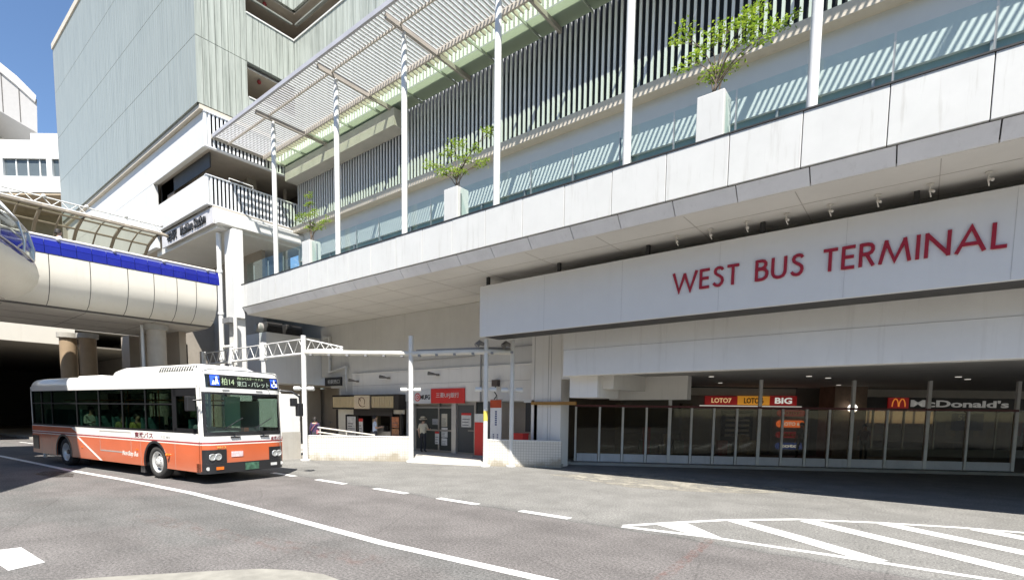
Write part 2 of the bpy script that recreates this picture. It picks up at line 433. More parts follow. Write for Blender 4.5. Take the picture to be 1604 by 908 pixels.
for i in range(4):
    z0, z1 = LV[i]+.014, LV[i+1]-.014
    segs = [('x', 10.93, W0, -28, z0, z1, -1)]
    if i == 0:
        segs += [('y', -28, 10.93, 13.36, z0, z1, 1), ('y', -28, 13.36, 15.93, z0, 17.97, 1)]
        segs += [('x', 15.93, -28, 12, z0, z1, -1)]
    elif i == 1:
        segs += [('y', -28, 10.93, 13.36, z0, z1, 1), ('y', -28, 13.36, 15.93, z0, 22.05, 1), ('x', 15.93, -28, 12, z0, 22.0, -1)]
    else:
        zz = 23.66 if i == 2 else z0
        segs += [('y', -28, 10.93, 13.36, z0, z1, 1), ('y', -28, 13.36, 15.93, zz, z1, 1), ('x', 15.93, -28, 12, zz, z1, -1)]
    band('glass_cladding', segs, tower, clad)
mb = MB()
for z in LV:
    mb.box(W0, -28.05, 11.0, 11.2, z-.04, z+.04); mb.box(-28.2, -28.06, 11.0, 15.9, z-.04, z+.04); mb.box(-28.0, 12, 16.0, 16.15, z-.04, z+.04)
mb.build('floor_joint', pm('joint_pale', (.2, .21, .19), .7), tower)
# core behind the glass
mb = MB(); mb.box(W0+.05, -28.16, 11.08, 13.3, 16.6, 29.6); mb.box(W0+.05, -30.5, 13.3, 17.9, 16.6, 29.6); mb.box(-30.5, 12, 17.9, 18.3, 15, 29.6)
mb.box(W0+.05, -28.15, 11.06, 30, 29.62, 29.75); mb.box(-28.1, 12, 16.1, 30, 29.62, 29.75)
mb.box(W0-.2, W0, 10.95, 30, 12, 29.6)
mb.build('core_wall', pm('tower_core', (.30, .285, .26), .8), tower)
MB().box(W0-.15, -27.9, 10.86, 11.3, 29.6, 30.0).box(-28.1, -27.9, 11.3, 15.8, 29.6, 30.0).build('parapet_coping', beigel, tower)
mb = MB()
mb.box(-30.6, -28.13, 13.4, 17.9, 23.56, 23.64); mb.box(-28.13, 12, 16.06, 17.9, 23.56, 23.64)
mb.box(-30.6, -28.13, 13.4, 17.9, 19.46, 19.54); mb.box(-28.13, 12, 16.06, 17.9, 19.46, 19.54)
mb.build('gallery_ceiling', pm('gallery_board', (.42, .37, .31), .8, var=.1), tower)
mb = MB(); mb.box(-28.14, -27.96, 13.36, 15.97, 22.05, 22.12); mb.box(-28.0, 12, 15.88, 16.08, 22.02, 22.1)
mb.box(-28.14, -27.96, 13.4, 15.97, 17.99, 18.05)
mb.build('rail_cap', whitep, tower)
for (y, z) in [(14.2, 19.3), (14.6, 23.4), (12.2, 23.4)]:
    if y > 13: MB().ball((-28.5, y, z), .11, 10, 6).build('alarm_lamp', pm('alarm_red', (.22, .02, .02), .5), tower)
# white storey below the glass
mb = MB()
mb.box(W0, -28.02, 11.2, 11.45, 14.78, 16.41)                  # upper band
mb.box(W0, -35.1, 11.2, 11.45, 11.25, 14.78)                   # solid wall left of the opening
mb.box(-35.1, -28.02, 11.2, 11.4, 12.04, 13.45)                # balcony front
mb.build('white_wall', whitep, tower, bevel=.02)
MB().box(-35.1, -28.5, 11.6, 11.66, 14.05, 14.78).box(-35.1, -34.2, 11.6, 11.66, 12, 14.05).build('dark_screen', darkm, tower)
mb = MB()
mb.box(W0, -28.0, 11.02, 13.2, 16.43, 16.62); mb.box(-29.5, -28.02, 13.2, 16.3, 16.43, 16.62)
mb.build('cornice', beigel, tower)
def balcony(z0, z1):
    mb = MB(); mb.box(-28.12, -28.06, 11.4, 16.2, z0, z1, 1)
    n = 27
    for i in range(n):
        y = 11.25+ (16.1-11.25)*i/(n-1); mb.box(-28.0, -27.965, y-.045, y+.045, z0, z1, 0)
    mb.box(-28.14, -27.92, 11.18, 16.2, z0-.05, z0, 0); mb.box(-28.14, -27.92, 11.18, 16.2, z1, z1+.04, 0)
    return mb.build('balcony_screen', [slat_w, darkv], tower)
balcony(14.8, 16.36); balcony(12.08, 13.41)
mb = MB()
mb.box(W0, -28.14, 11.46, 18, 14.86, 14.98)                    # balcony ceiling
mb.box(-45, -27.8, 11.42, 18, 11.9, 12.0)                      # balcony floor
mb.build('balcony_slab', pm('balcony_board', (.42, .38, .33), .75), tower)
mb = MB(); mb.box(-45, -32.5, 13.6, 13.8, 12, 14.86); mb.box(-32.5, -32.3, 13.6, 17.5, 12, 14.86); mb.box(-32.5, -27.5, 17.2, 17.4, 12, 14.86)
mb.box(-34.95, -33.2, 11.6, 11.7, 12, 14.8)
mb.build('balcony_wall', brownw, tower)
for q in ((-30.6, -30.1, 14.2, 14.7), (-31.8, -31.3, 12.2, 12.6), (-30, -29.85, 16.2, 16.35)): MB().box(*q, 12, 14.86).build('balcony_column', pm('beige_column', (.40, .36, .30), .7), tower)
mb = MB()
for (y0, y1) in [(12.4, 13.6)]:
    mb.tube([(-28.25, y0, 13.45), (-28.25, y0, 13.72), (-28.25, y1, 13.72), (-28.25, y1, 13.45)], .03, 8)
mb.build('hand_rail', whitem, tower)
mb = MB(); mb.box(-27.7, -27.3, 11.42, 16.4, 11.08, 11.6); mb.box(-34.6, -27.7, 11.42, 16.4, 11.3, 11.88)
mb.box(-36, -27.72, 11.55, 16.4, 10.95, 11.28)
mb.build('entrance_slab', whitep, tower, bevel=.015)
fas = MB().box(-34.5, -27.72, 11.34, 11.42, 11.12, 11.86).build('name_fascia', pm('lilac_grey', (.52, .51, .52), .6), tower)
text('柏駅', (-33.6, 11.34, 11.28), (1, 0, 0), (0, 0, 1), 1.35, .5, .06, blackm, tower, 'lettering')
text('Kashiwa Station', (-31.7, 11.34, 11.28), (1, 0, 0), (0, 0, 1), 3.2, .5, .06, blackm, tower, 'lettering', bold=.02)
mb = MB()
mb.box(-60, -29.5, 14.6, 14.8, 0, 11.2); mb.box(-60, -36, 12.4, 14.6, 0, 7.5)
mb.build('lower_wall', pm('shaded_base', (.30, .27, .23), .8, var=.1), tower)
# ------------------------------------------------------------------ entrance column
colm = thing('entrance_column', (-27.6, 12.2, 0), 'square white column with a downpipe holding up the station entrance slab', 'column')
MB().box(-28.1, -27.12, 12.0, 12.5, 6.6, 10.94).build('upper_shaft', whitep, colm, bevel=.02)
MB().box(-27.95, -27.3, 12.05, 12.6, 0, 6.6).build('lower_shaft', whitep, colm, bevel=.02)
mb = MB().tube([(-28.35, 11.85, 1), (-28.35, 11.85, 10.9)], .12, 12)
for z in (4.6, 6.9, 9.0): mb.tube([(-28.35, 11.85, z-.06), (-28.35, 11.85, z+.06)], .15, 12)
mb.tube([(-28.35, 11.9, 5.2), (-27.0, 11.9, 5.15)], .09, 10); mb.tube([(-27.0, 11.95, 4.4), (-27.0, 11.95, 6.6)], .09, 10)
mb.build('downpipe', whitem, colm)
MB().box(-28.0, -27.2, 11.75, 12.0, 6.35, 6.6).build('junction_box', greym, colm)

# ------------------------------------------------------------------ terminal block: louvre wall above the deck
term = thing('terminal_block', (-28, 15.9, 8.2), 'white terminal block with a tall wall of dark vertical louvres above the deck', 'building')
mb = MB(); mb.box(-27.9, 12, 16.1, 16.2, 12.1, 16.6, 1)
x = -27.85
while x < 12:
    mb.box(x, x+.08, 15.9, 15.95, 12.1, 16.6, 0); x += .215
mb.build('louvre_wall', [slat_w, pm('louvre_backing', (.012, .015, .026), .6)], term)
mb = MB(); mb.box(-27.9, 12, 15.5, 16.2, 11.76, 12.08)
mb.build('ledge', beigel, term, bevel=.015)
MB().box(-27.9, 12, 15.9, 16.3, 10.3, 11.76).build('upper_wall', pm('pale_blue_wall', (.58, .595, .59), .5, var=.03), term)
mb = MB(); mb.box(-27.9, 12, 16.0, 16.1, 8.2, 10.3)
mb.build('window_strip', pm('window_green', (.19, .25, .22), .25, var=.15, vs=1), term)
mb = MB(); mb.box(-27.9, 12, 17.2, 17.3, 8.2, 10.3); mb.build('room_wall', pm('room_green', (.16, .22, .18), .7), term)
mb = MB(); x = -27
while x < 12:
    mb.box(x, x+.06, 15.92, 16.0, 8.2, 10.3); x += 2.13
mb.build('mullion', greym, term)
MB().box(-27.8, -18.6, 15.15, 15.86, 14.4, 15.12).build('soffit_beam', pm('beam_cream', (.44, .42, .39), .6), term)

# ------------------------------------------------------------------ deck
deck = thing('pedestrian_deck', (-27.3, 12.35, 6.84), 'white panelled upper deck running above the bus terminal entrance', 'deck')
JX = [-27.3, -26.6]
x = -25.16
while x < 13: JX.append(x); x += 1.432
JX.append(x)
mb = MB(); dj = 0
for a, b in zip(JX[:-1], JX[1:]):
    mb.box(a+.008, b-.008, 12.35+dj, 12.43+dj, 7.15, 8.25); dj = random.uniform(-.004, .004)
mb.build('fascia_panel', white, deck, bevel=.008)
mb = MB()
for a, b in zip(JX[:-1], JX[1:]):
    a += .16; b += .16
    mb._add([(a+.012, 12.40, 7.13), (b-.012, 12.40, 7.13), (b-.012, 12.62, 6.85), (a+.012, 12.62, 6.85), (a+.012, 12.5, 7.13), (b-.012, 12.5, 7.13), (b-.012, 12.72, 6.85), (a+.012, 12.72, 6.85)],
            [(0, 3, 2, 1), (4, 5, 6, 7), (0, 1, 5, 4), (1, 2, 6, 5), (2, 3, 7, 6), (3, 0, 4, 7)])
mb.build('drip_panel', pm('drip_panel', (.76, .75, .75), .6, var=.06, streak=.2), deck)
mb = MB(); mb.box(-27.3, 14, 12.44, 12.5, 7.16, 8.24); mb.box(-27.28, 14, 12.74, 12.8, 6.85, 7.2); mb.box(-27.3, 14, 12.44, 16.0, 7.2, 7.3)
mb.box(-27.32, -27.26, 12.5, 16, 6.9, 8.2)
mb.build('edge_beam', pm('edge_beam', (.16, .15, .14), .8), deck)
MB().box(-27.4, 14, 12.33, 12.5, 8.252, 8.285).build('edge_cap', darkm, deck)
mb = MB(); mb.box(-27.25, 14, 12.66, 22, 6.84, 6.9)
mb.build('soffit', soffitm, deck)
mb = MB()
for k in range(16): mb.box(-24+2.4*k, -23.985+2.4*k, 12.75, 18, 6.834, 6.8395)
for k in range(3): mb.box(-27, 14, 13.6+1.2*k, 13.612+1.2*k, 6.833, 6.8385)
mb.build('board_joint', pm('board_joint', (.45, .42, .38), .8), deck)
MB().box(-27.25, 14, 12.5, 16.0, 8.0, 8.2).build('deck_floor', concrete, deck)

# glass balustrade on the deck edge
bal = thing('glass_balustrade', (-27.3, 12.45, 8.285), 'clear greenish glass balustrade standing on the white deck edge', 'balustrade')
gp = glass('balustrade_glass', (.88, .945, .93), .5)
for a, b in zip(JX[:-1], JX[1:]):
    MB().box(a+.02, b-.02, 12.72, 12.732, 8.2, 9.36).build('pane', gp, bal)
for a in JX[1:-1]:
    MB().box(a-.018, a+.018, 12.74, 12.78, 8.2, 9.2).build('baluster', greym, bal)

# ------------------------------------------------------------------ louvred canopy over the deck
can = thing('deck_canopy', (-23.5, 12.3, 8.2), 'white louvred canopy on slim white poles above the upper deck', 'canopy')
POLES = [-23.88, -18.9, -14.79, -10.53, -6.23, -2.13, 2.13, 6.4]
for px in POLES:
    mb = MB().tube([(px, 12.5, 8.2), (px, 12.5, 14.6), (px, 12.5, 15.1)], [.105, .105, .06], 14)
    mb.build('pole', whitem, can)
    mb = MB(); mb.box(px-.05, px+.05, 11.7, 15.85, 15.1, 15.27)
    mb.build('cross_beam', pm('beam_taupe', (.36, .33, .30), .6), can)
X0 = -27.9
mb = MB(); x = X0
while x < 10.5:
    mb.box(x, x+.066, 11.62, 14.0, 15.3, 15.34); x += .17
mb.build('louvre', pm('louvre_white', (.58, .58, .59), .4, var=.03), can)
mb = MB(); mb.box(X0, 10.6, 11.5, 11.6, 15.24, 15.40); mb.build('edge_trim', pm('edge_lilac', (.40, .40, .43), .5), can)
mb = MB(); mb.box(X0, 10.6, 12.26, 12.32, 15.22, 15.29); mb.box(X0, 10.6, 14.02, 14.1, 15.14, 15.36); mb.box(X0-.08, X0, 11.5, 15.8, 15.2, 15.4)
x = X0+.05
while x < 10.5:
    mb.box(x, x+.05, 14.1, 14.42, 15.16, 15.3); x += .236
mb.build('purlin', pm('purlin', (.50, .46, .40), .6), can)
fr = frosted('canopy_glass', (.52, .58, .47), .6, .1)
x = X0
while x < 10:
    mb = MB().box(x+.02, x+2.05, 14.92, 15.86, 15.3, 15.315); mb.build('roof_pane', fr, can); x += 2.07
cg = frosted('canopy_sunlit', (.86, .92, .80), .75, .86)  # sunlit tone and extra clearness put in so sun reaches the slats
MB().box(X0, 10.4, 14.12, 14.9, 15.32, 15.33).build('sunlit_pane', cg, can)
x = X0
while x < 10.4:
    MB().box(x-.02, x+.015, 14.1, 15.86, 15.2, 15.29).build('glazing_bar', pm('glazing_bar', (.34, .38, .32), .5), can); x += 2.07
# trays lying on the frosted glass, seen as shadows through it
mb = MB(); mb.box(X0, 10.4, 15.15, 15.8, 15.5, 15.56); mb.build('roof_tray', greym, can)

# ------------------------------------------------------------------ west terminal wall, sign board
twall = thing('terminal_wall', (-10.84, 16.5, 0), 'white terminal wall with a dark recessed bus bay under its deep band', 'wall')
mb = MB(); mb.box(-12.0, -10.62, 16.5, 17.1, 0, 6.83); mb.box(-10.62, -9.72, 16.5, 17.1, 3.32, 6.83); mb.box(-9.72, 14, 15.2, 15.6, 3.32, 6.83); mb.box(-9.72, -9.3, 15.6, 16.5, 3.32, 6.83)
mb.build('wall_band', wallw, twall, bevel=.02)
mb = MB(); mb.box(-9.7, -8.6, 15.62, 17.2, 2.6, 3.5); mb.box(-9.7, -6.6, 18.6, 19.0, 2.6, 3.5); mb.box(-8.6, -8.2, 16, 18.6, 2.9, 3.5)
mb.build('ceiling_beam', wallw, twall, bevel=.01)
mb = MB(); mb.box(-9.7, 24, 15.62, 44, 3.46, 3.6); mb.box(-11.8, -9.7, 17.1, 44, 3.46, 3.6)
mb.build('bay_ceiling', pm('bay_ceiling', (.36, .345, .32), .8), twall)
mb = MB(); mb.box(-11.85, -11.84, 16.49, 16.499, 0, 6.8); mb.box(-11.2, -11.192, 16.49, 16.499, 0, 6.8); mb.box(-11.08, -11.074, 16.49, 16.499, 0, 6.8); mb.box(-9.72, 14, 15.19, 15.199, 4.2, 4.206)
mb.build('panel_joint', pm('panel_joint', (.33, .31, .28), .8), twall)
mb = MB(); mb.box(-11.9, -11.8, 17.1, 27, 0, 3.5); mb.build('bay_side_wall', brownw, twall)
mb = MB(FR)
for X, Y in [(7.4, 19.0), (10.5, 18.2), (11.6, 18.9), (15.2, 17.6), (16.4, 18.6), (9.2, 22.6), (14.6, 23), (18.5, 17)]:
    p = (X, Y)
    mb.lathe((X, Y, 3.44), (0, 0, 1), [(.09, 0), (.09, .02)], 12)
mb.build('downlight', emit('downlight', (1, .95, .85), .22), twall)
MB().box(-11.9, -9.9, 16.36, 16.46, 2.36, 2.48).build('timber_rail', brass, twall)

sign = thing('sign_board', (-12.6, 14.1, 4.74), 'long white terminal sign board with crimson capital letters hung under the deck', 'sign')
mb = MB(); mb.box(-12.6, 13, 14.1, 14.2, 4.74, 6.52)
mb.build('board', pm('sign_white', (.70, .69, .665), .5, var=.02, streak=.12, scol=(.5, .47, .43)), sign, bevel=.01)
mb = MB(); mb.box(-12.55, 13, 14.2, 15.16, 4.76, 4.82); mb.box(-12.55, 13, 14.2, 14.5, 6.5, 6.56); mb.box(-12.58, -12.5, 14.2, 15.16, 4.82, 6.5)
for k in range(9): mb.box(-12.4+3*k, -12.3+3*k, 14.22, 14.32, 6.5, 6.84)
mb.build('frame', darkm, sign)
mb = MB()
for k in range(9): mb.box(-9.8+2.75*k, -9.796+2.75*k, 14.0955, 14.0995, 4.76, 6.5)
mb.build('board_seam', pm('seam_grey', (.42, .41, .39), .7), sign)
GL = {'W': (1.25, [[(0, 1), (.31, 0), (.62, .92)], [(.60, .92), (.92, 0), (1.24, 1)]]),
      'E': (.5, [[(.06, 0), (.06, 1)], [(.06, .945), (.5, .945)], [(.06, .52), (.46, .52)], [(.06, .055), (.5, .055)]]),
      'T': (.56, [[(0, .945), (.56, .945)], [(.28, 0), (.28, .9)]]),
      'U': (.66, [[(.055, 1), (.055, .35), (.075, .22), (.14, .11), (.24, .06), (.33, .05), (.42, .06), (.52, .11), (.585, .22), (.605, .35), (.605, 1)]]),
      'S': (.56, [[(.5, .83), (.45, .91), (.36, .95), (.26, .945), (.16, .89), (.12, .79), (.15, .68), (.24, .6), (.37, .52), (.47, .42), (.5, .29), (.46, .16), (.37, .07), (.26, .05), (.15, .09), (.06, .2)]]),
      'B': (.56, [[(.055, 0), (.055, 1)], [(.05, .945), (.3, .945), (.4, .91), (.46, .83), (.46, .73), (.41, .63), (.3, .575), (.05, .575)], [(.05, .55), (.32, .55), (.45, .5), (.52, .4), (.53, .3), (.5, .17), (.42, .09), (.3, .055), (.05, .055)]]),
      'R': (.57, [[(.055, 0), (.055, 1)], [(.05, .945), (.3, .945), (.41, .91), (.48, .82), (.49, .7), (.44, .59), (.32, .53), (.05, .525)], [(.26, .52), (.53, 0)]]),
      'M': (1.08, [[(.03, 0), (.23, .98)], [(.2, .95), (.54, .08), (.88, .95)], [(.85, .98), (1.05, 0)]]),
      'I': (.13, [[(.065, 0), (.065, 1)]]),
      'N': (.82, [[(.055, 0), (.055, 1)], [(.03, .97), (.79, .03)], [(.765, 0), (.765, 1)]]),
      'A': (.9, [[(.03, 0), (.45, .98), (.87, 0)], [(.2, .33), (.7, .33)]]),
      'L': (.46, [[(.055, 0), (.055, 1)], [(.05, .055), (.46, .055)]])}
mb = MB(); x = -5.5; HH = .5
for ch in 'WEST BUS TERMINAL':
    if ch == ' ': x += .78*HH-.16*HH; continue
    w, st_ = GL[ch]
    for k, s_ in enumerate(st_):
        mb.ribbon([(p[0]*HH, p[1]*HH) for p in s_], .135*HH, (x, 14.1, 5.38), (1, 0, 0), (0, 0, 1), .035+.0016*k)
    x += (w+.165)*HH
LETX = x
mb.build('lettering', redd, sign)
for k in range(10):
    px = -5.41+.88*k
    lamp = MB().lathe((px, 13.95, 6.83), (0, 0, -1), [(.06, 0), (.06, .03)], 10)
    lamp.tube([(px, 13.95, 6.83), (px, 13.95, 6.66), (px+.02, 14.04, 6.6)], .014, 6)
    lamp.tube([(px, 13.95, 6.70), (px+.06, 13.86, 6.64)], .028, 8)
    lamp.build('sign_lamp', pm('lamp_cream', (.66, .63, .57), .6), sign)
# ------------------------------------------------------------------ bank and takeaway wall
bank = thing('bank_front', (-19, 17.1, 0), 'bank entrance with glass doors, metal frames and a red sign strip in the grey wall', 'shopfront')
mb = MB()
mb.box(-27.7, -10.9, 17.1, 17.4, 3.95, 6.83)
mb.box(-25.9, -10.9, 17.1, 17.4, 2.5, 3.95)
mb.box(-20.15, -19.62, 17.1, 17.4, 0, 2.5)
mb.box(-15.0, -14.9, 17.1, 17.4, 0, 2.5)
mb.box(-14.9, -12.3, 17.6, 17.7, 0, 2.5, 1); mb.box(-12.3, -12.2, 17.1, 17.6, 0, 2.5, 1)
mb.box(-25.9, -25.75, 17.1, 17.4, 0, 2.5)
mb.build('wall', [wallg, tanw], bank, bevel=.01)
mb = MB(); mb.box(-24.6, -12.35, 17.06, 17.095, 2.54, 4.02)
mb.box(-24.6, -12.3, 17.02, 17.08, 4.0, 4.06); mb.box(-12.42, -12.32, 17.0, 17.06, 2.54, 4.02)
mb.build('cladding_strip', wallw, bank, bevel=.01)
mb = MB(); mb.box(-24.6, -12.4, 17.05, 17.06, 3.38, 3.39); mb.box(-17, -12.4, 17.04, 17.06, 4.75, 4.78); mb.tube([(-15.1, 17.0, 2.5), (-15.1, 17.0, 4.8)], .035, 8)
mb.box(-19.6, -15.5, 17.03, 17.06, 4.5, 4.52)
mb.build('conduit', greym, bank)
s1 = MB().box(-19.55, -18.27, 17.0, 17.05, 2.42, 3.06).build('sign_panel', pm('bank_grey', (.58, .58, .58), .5), bank)
text('MUFG', (-18.98, 16.998, 2.62), (1, 0, 0), (0, 0, 1), .66, .22, .008, blackm, s1, 'lettering', bold=.03)
mb = MB(); c = (-19.2, 17.0, 2.73)
mb.lathe(c, (0, -1, 0), [(.2, 0), (.2, .006)], 28, 0); mb.lathe((c[0], c[1]-.0065, c[2]), (0, -1, 0), [(.145, 0), (.145, .004)], 24, 1); mb.lathe((c[0]+.015, c[1]-.011, c[2]), (0, -1, 0), [(.095, 0), (.095, .004)], 20, 0); mb.lathe((c[0], c[1]-.0155, c[2]), (0, -1, 0), [(.04, 0), (.04, .004)], 16, 1)
mb.build('emblem', [redm, whitep], s1)
s2 = MB().box(-18.25, -16.07, 17.0, 17.05, 2.44, 3.12).build('sign_panel', redm, bank)
text('三菱UFJ銀行', (-17.9, 16.998, 2.66), (1, 0, 0), (0, 0, 1), 1.5, .27, .008, pm('sign_pink', (.78, .60, .58), .5), s2, 'lettering', bold=.012)
dg = frosted('door_glass', (.27, .28, .26), .3, .68)  # grey of reflections mixed into the glass as a diffuse tone
fm = pm('door_frame', (.34, .32, .29), .35, metal=.6)
for (a, b) in [(-19.55, -17.9), (-17.9, -16.98)]:
    d = MB().box(a+.05, b-.05, 17.2, 17.215, .22, 2.2).build('glass_door', dg, bank)
    mb = MB(); mb.box(a, a+.05, 17.17, 17.25, .14, 2.5); mb.box(b-.05, b, 17.17, 17.25, .14, 2.5); mb.box(a+.05, b-.05, 17.17, 17.25, .14, .22); mb.box(a+.05, b-.05, 17.17, 17.25, 2.2, 2.28); mb.box(a+.05, b-.05, 17.172, 17.248, 1.12, 1.2)
    mb.build('frame', fm, d)
MB().box(-16.98, -16.7, 17.1, 17.3, .12, 2.5).build('pillar', pm('steel_pillar', (.55, .53, .50), .35, metal=.5), bank)
d = MB().box(-16.66, -15.62, 17.2, 17.22, .2, 2.36).build('glass_door', frosted('door_grey', (.20, .20, .19), .2, .3), bank)
mb = MB(); mb.box(-15.62, -15.5, 17.15, 17.27, .12, 2.5); mb.box(-16.7, -15.62, 17.16, 17.26, 2.36, 2.5); mb.box(-16.7, -15.62, 17.16, 17.26, .12, .2); mb.box(-16.0, -15.62, 17.17, 17.23, 1.18, 1.23); mb.build('frame', fm, d)
MB().box(-15.5, -15.0, 17.2, 17.22, .2, 2.5).build('side_window', dg, bank)
mb = MB(); mb.box(-19.6, -15, 17.28, 17.3, 2.28, 2.5); mb.box(-19.7, -14.9, 20.3, 20.4, 0, 2.6); mb.box(-19.75, -19.65, 17.4, 20.4, 0, 2.6); mb.box(-15.02, -14.92, 17.4, 20.4, 0, 2.6); mb.box(-19.7, -14.9, 17.4, 20.4, 2.55, 2.6)
mb.box(-18.4, -17.2, 19.4, 19.9, 0, 1.6, 1); mb.box(-16.9, -15.8, 19.2, 19.7, 0, 1.5, 1)
mb.build('lobby', [pm('lobby', (.36, .33, .29), .7), greym], bank)
MB().box(-19, -15.6, 18.2, 18.8, 2.52, 2.545).build('lobby_fill_light', emit('lobby_fill_light', (1, .97, .9), .8), bank)  # unseen glowing panel added to brighten the lobby
mb = MB(); mb.box(-16.9, -16.3, 19.18, 19.2, .9, 1.4); mb.build('machine_panel', redm, bank)
post = pm('poster_white', (.62, .61, .58), .6, var=.12, vs=9)
def poster(x0, x1, z0, z1, y, parent, m, head=None, lines=4):
    p = MB().box(x0, x1, y-.008, y, z0, z1).build('poster', m, parent)
    mb = MB(); h = z1-z0; w = x1-x0
    if head: mb.box(x0, x1, y-.012, y-.0085, z1-h*.16, z1, 1)
    for k in range(lines):
        zz = z0+h*(.12+.62*k/max(1, lines)); l = w*random.uniform(.45, .8)
        mb.box(x0+w*.1, x0+w*.1+l, y-.012, y-.0085, zz, zz+h*.05, 0)
    mb.build('print', [pm('print_dark', (.12, .12, .13), .6), head or redm], p)
    return p
poster(-17.72, -17.34, 1.35, 1.95, 17.19, bank, pm('paper_pale', (.50, .46, .36), .7))
poster(-17.72, -17.32, .84, 1.3, 17.19, bank, post)
poster(-17.72, -17.34, .46, .8, 17.19, bank, post, lines=3)
poster(-18.12, -17.84, .5, 1.1, 17.15, bank, post, redm, 3)
poster(-18.35, -17.95, 1.42, 1.7, 17.19, bank, pm('paper_grey', (.3, .3, .3), .7), lines=2)
poster(-16.42, -15.82, 1.36, 2.0, 17.19, bank, post, redm, 3)
for (x, z) in [(-21.35, 3.72), (-17.75, 3.76), (-24.0, 3.62)]:
    mb = MB().box(x-.05, x+.05, 16.9, 17.02, z-.05, z+.05); mb.tube([(x, 16.92, z), (x-.1, 16.75, z+.03), (x-.3, 16.62, z+.06)], [.025, .06, .09], 8)
    mb.build('spot_lamp', pm('spot_dark', (.16, .15, .14), .5), bank)
mb = MB().box(-14.35, -14.05, 16.85, 17.05, 3.15, 3.42); mb.build('alarm_box', pm('alarm_brown', (.09, .07, .06), .5), bank)
mb = MB().tube([(-14.2, 16.95, 3.15), (-14.25, 16.9, 2.95), (-14.05, 16.85, 2.75), (-14.15, 16.8, 2.6)], .025, 6); mb.build('cable', blackm, bank)

# recess with a door, left of the takeaway stall
alc = thing('service_recess', (-28, 18.6, 0), 'tan recess with a plain door behind the takeaway stall', 'wall')
MB().box(-34, -25.9, 18.6, 18.8, 0, 3.4).box(-26.0, -25.9, 17.1, 18.6, 0, 3.4).build('wall', tanw, alc)
MB().box(-29.8, -25.92, 17.4, 18.6, 3.4, 3.5).build('ceiling', pm('recess_ceiling', (.33, .29, .23), .8), alc)
d = MB().box(-29.3, -27.1, 18.5, 18.6, 0, 2.85).build('door', pm('door_tan', (.33, .28, .22), .6, var=.04), alc)
MB().box(-29.05, -28.95, 18.42, 18.5, 1.2, 1.32).build('handle', greym, d)
MB().box(-60, -27.7, 18.35, 18.55, 3.5, 11.0).build('upper_wall', wallg, alc)
# direction plate on the wall
pl = thing('direction_plate', (-27.0, 17.0, 3.4), 'small dark wall plate with pale characters above the tan recess', 'sign')
MB().box(-27.05, -25.45, 16.9, 17.0, 3.42, 3.9).build('plate', blackm, pl)
text('柏駅西口', (-26.75, 16.898, 3.54), (1, 0, 0), (0, 0, 1), 1.15, .24, .006, pm('pale_text', (.5, .5, .47), .6), pl, 'lettering')
MB().box(-26.6, -25.4, 17.0, 17.1, 3.3, 4.0).build('backing', wallg, pl)
# pipes on the wall
pp = thing('wall_pipe', (-25.3, 16.9, 2.8), 'white drainpipe bending across the grey wall above the stall', 'pipe')
MB().tube([(-27.2, 16.98, 6.2), (-26.6, 16.95, 6.2), (-26.6, 16.95, 4.2), (-25.0, 16.95, 4.45), (-25.0, 16.95, 2.9)], .09, 10).build('pipe', whitem, pp)

# takeaway stall
stall = thing('takeaway_stall', (-23, 16.8, 0), 'takeaway food stall with a dark slatted sign board and picture menus', 'stall')
wood = pm('slat_wood', (.55, .43, .25), .6, var=.1)
sb = MB().box(-25.85, -20.15, 16.6, 17.08, 2.12, 2.88).build('sign_board', pm('stall_black', (.03, .025, .022), .5), stall)
mb = MB(); x = -25.75
while x < -20.5:
    if not (-23.75 < x < -22.35): mb.box(x, x+.09, 16.56, 16.6, 2.2, 2.78)
    x += .135
mb.build('slat', wood, sb)
pn = MB().box(-23.72, -22.4, 16.54, 16.598, 2.14, 2.84).build('picture_panel', pm('stall_cream', (.62, .50, .34), .6), sb)
mb = MB()
mb.ribbon([(.66+.27*math.cos(t*.35), .37+.22*math.sin(t*.35)) for t in range(-2, 14)], .035, (-23.72, 16.54, 2.14), (1, 0, 0), (0, 0, 1), .008)
mb.ribbon([(.45, .2), (.62, .12), (.8, .1), (.95, .16)], .03, (-23.72, 16.54, 2.14), (1, 0, 0), (0, 0, 1), .0096)
mb.ribbon([(.4, .55), (.52, .5), (.55, .4)], .05, (-23.72, 16.54, 2.14), (1, 0, 0), (0, 0, 1), .0085)
mb.build('brush_mark', pm('brush_brown', (.10, .03, .02), .6), pn)
for q in ((-25.75, -24.95, 16.9, 17.0, 0, 2.1), (-20.9, -20.15, 16.9, 17.0, 1.9, 2.1), (-24.95, -24.2, 16.9, 17.0, 1.82, 2.1)): MB().box(*q).build('front_wall', pm('stall_wall', (.60, .56, .47), .6), stall)
mb = MB(); mb.box(-24.95, -24.85, 16.82, 16.98, .1, 1.8); mb.box(-20.32, -20.22, 16.82, 16.98, .1, 1.9); mb.box(-24.2, -20.9, 16.82, 16.98, 1.78, 2.1); mb.box(-24.85, -20.32, 16.82, 16.98, .1, .5); mb.box(-23.9, -23.8, 16.82, 16.98, .5, 1.8); mb.box(-21.05, -20.95, 16.82, 16.98, .5, 1.8)
mb.box(-25.98, -25.8, 16.9, 17.06, 0, 2.1)
mb.build('frame', pm('stall_black', (.03, .025, .022), .5), stall)
mb = MB(); mb.box(-25.6, -20.3, 18.9, 19, 0, 2.6); mb.box(-25.7, -25.6, 17.4, 19, 0, 2.6); mb.box(-20.3, -20.2, 17.4, 19, 0, 2.6); mb.box(-25.7, -20.2, 17.4, 19, 2.5, 2.6)
mb.build('kitchen', pm('kitchen_dark', (.09, .075, .06), .7), stall)
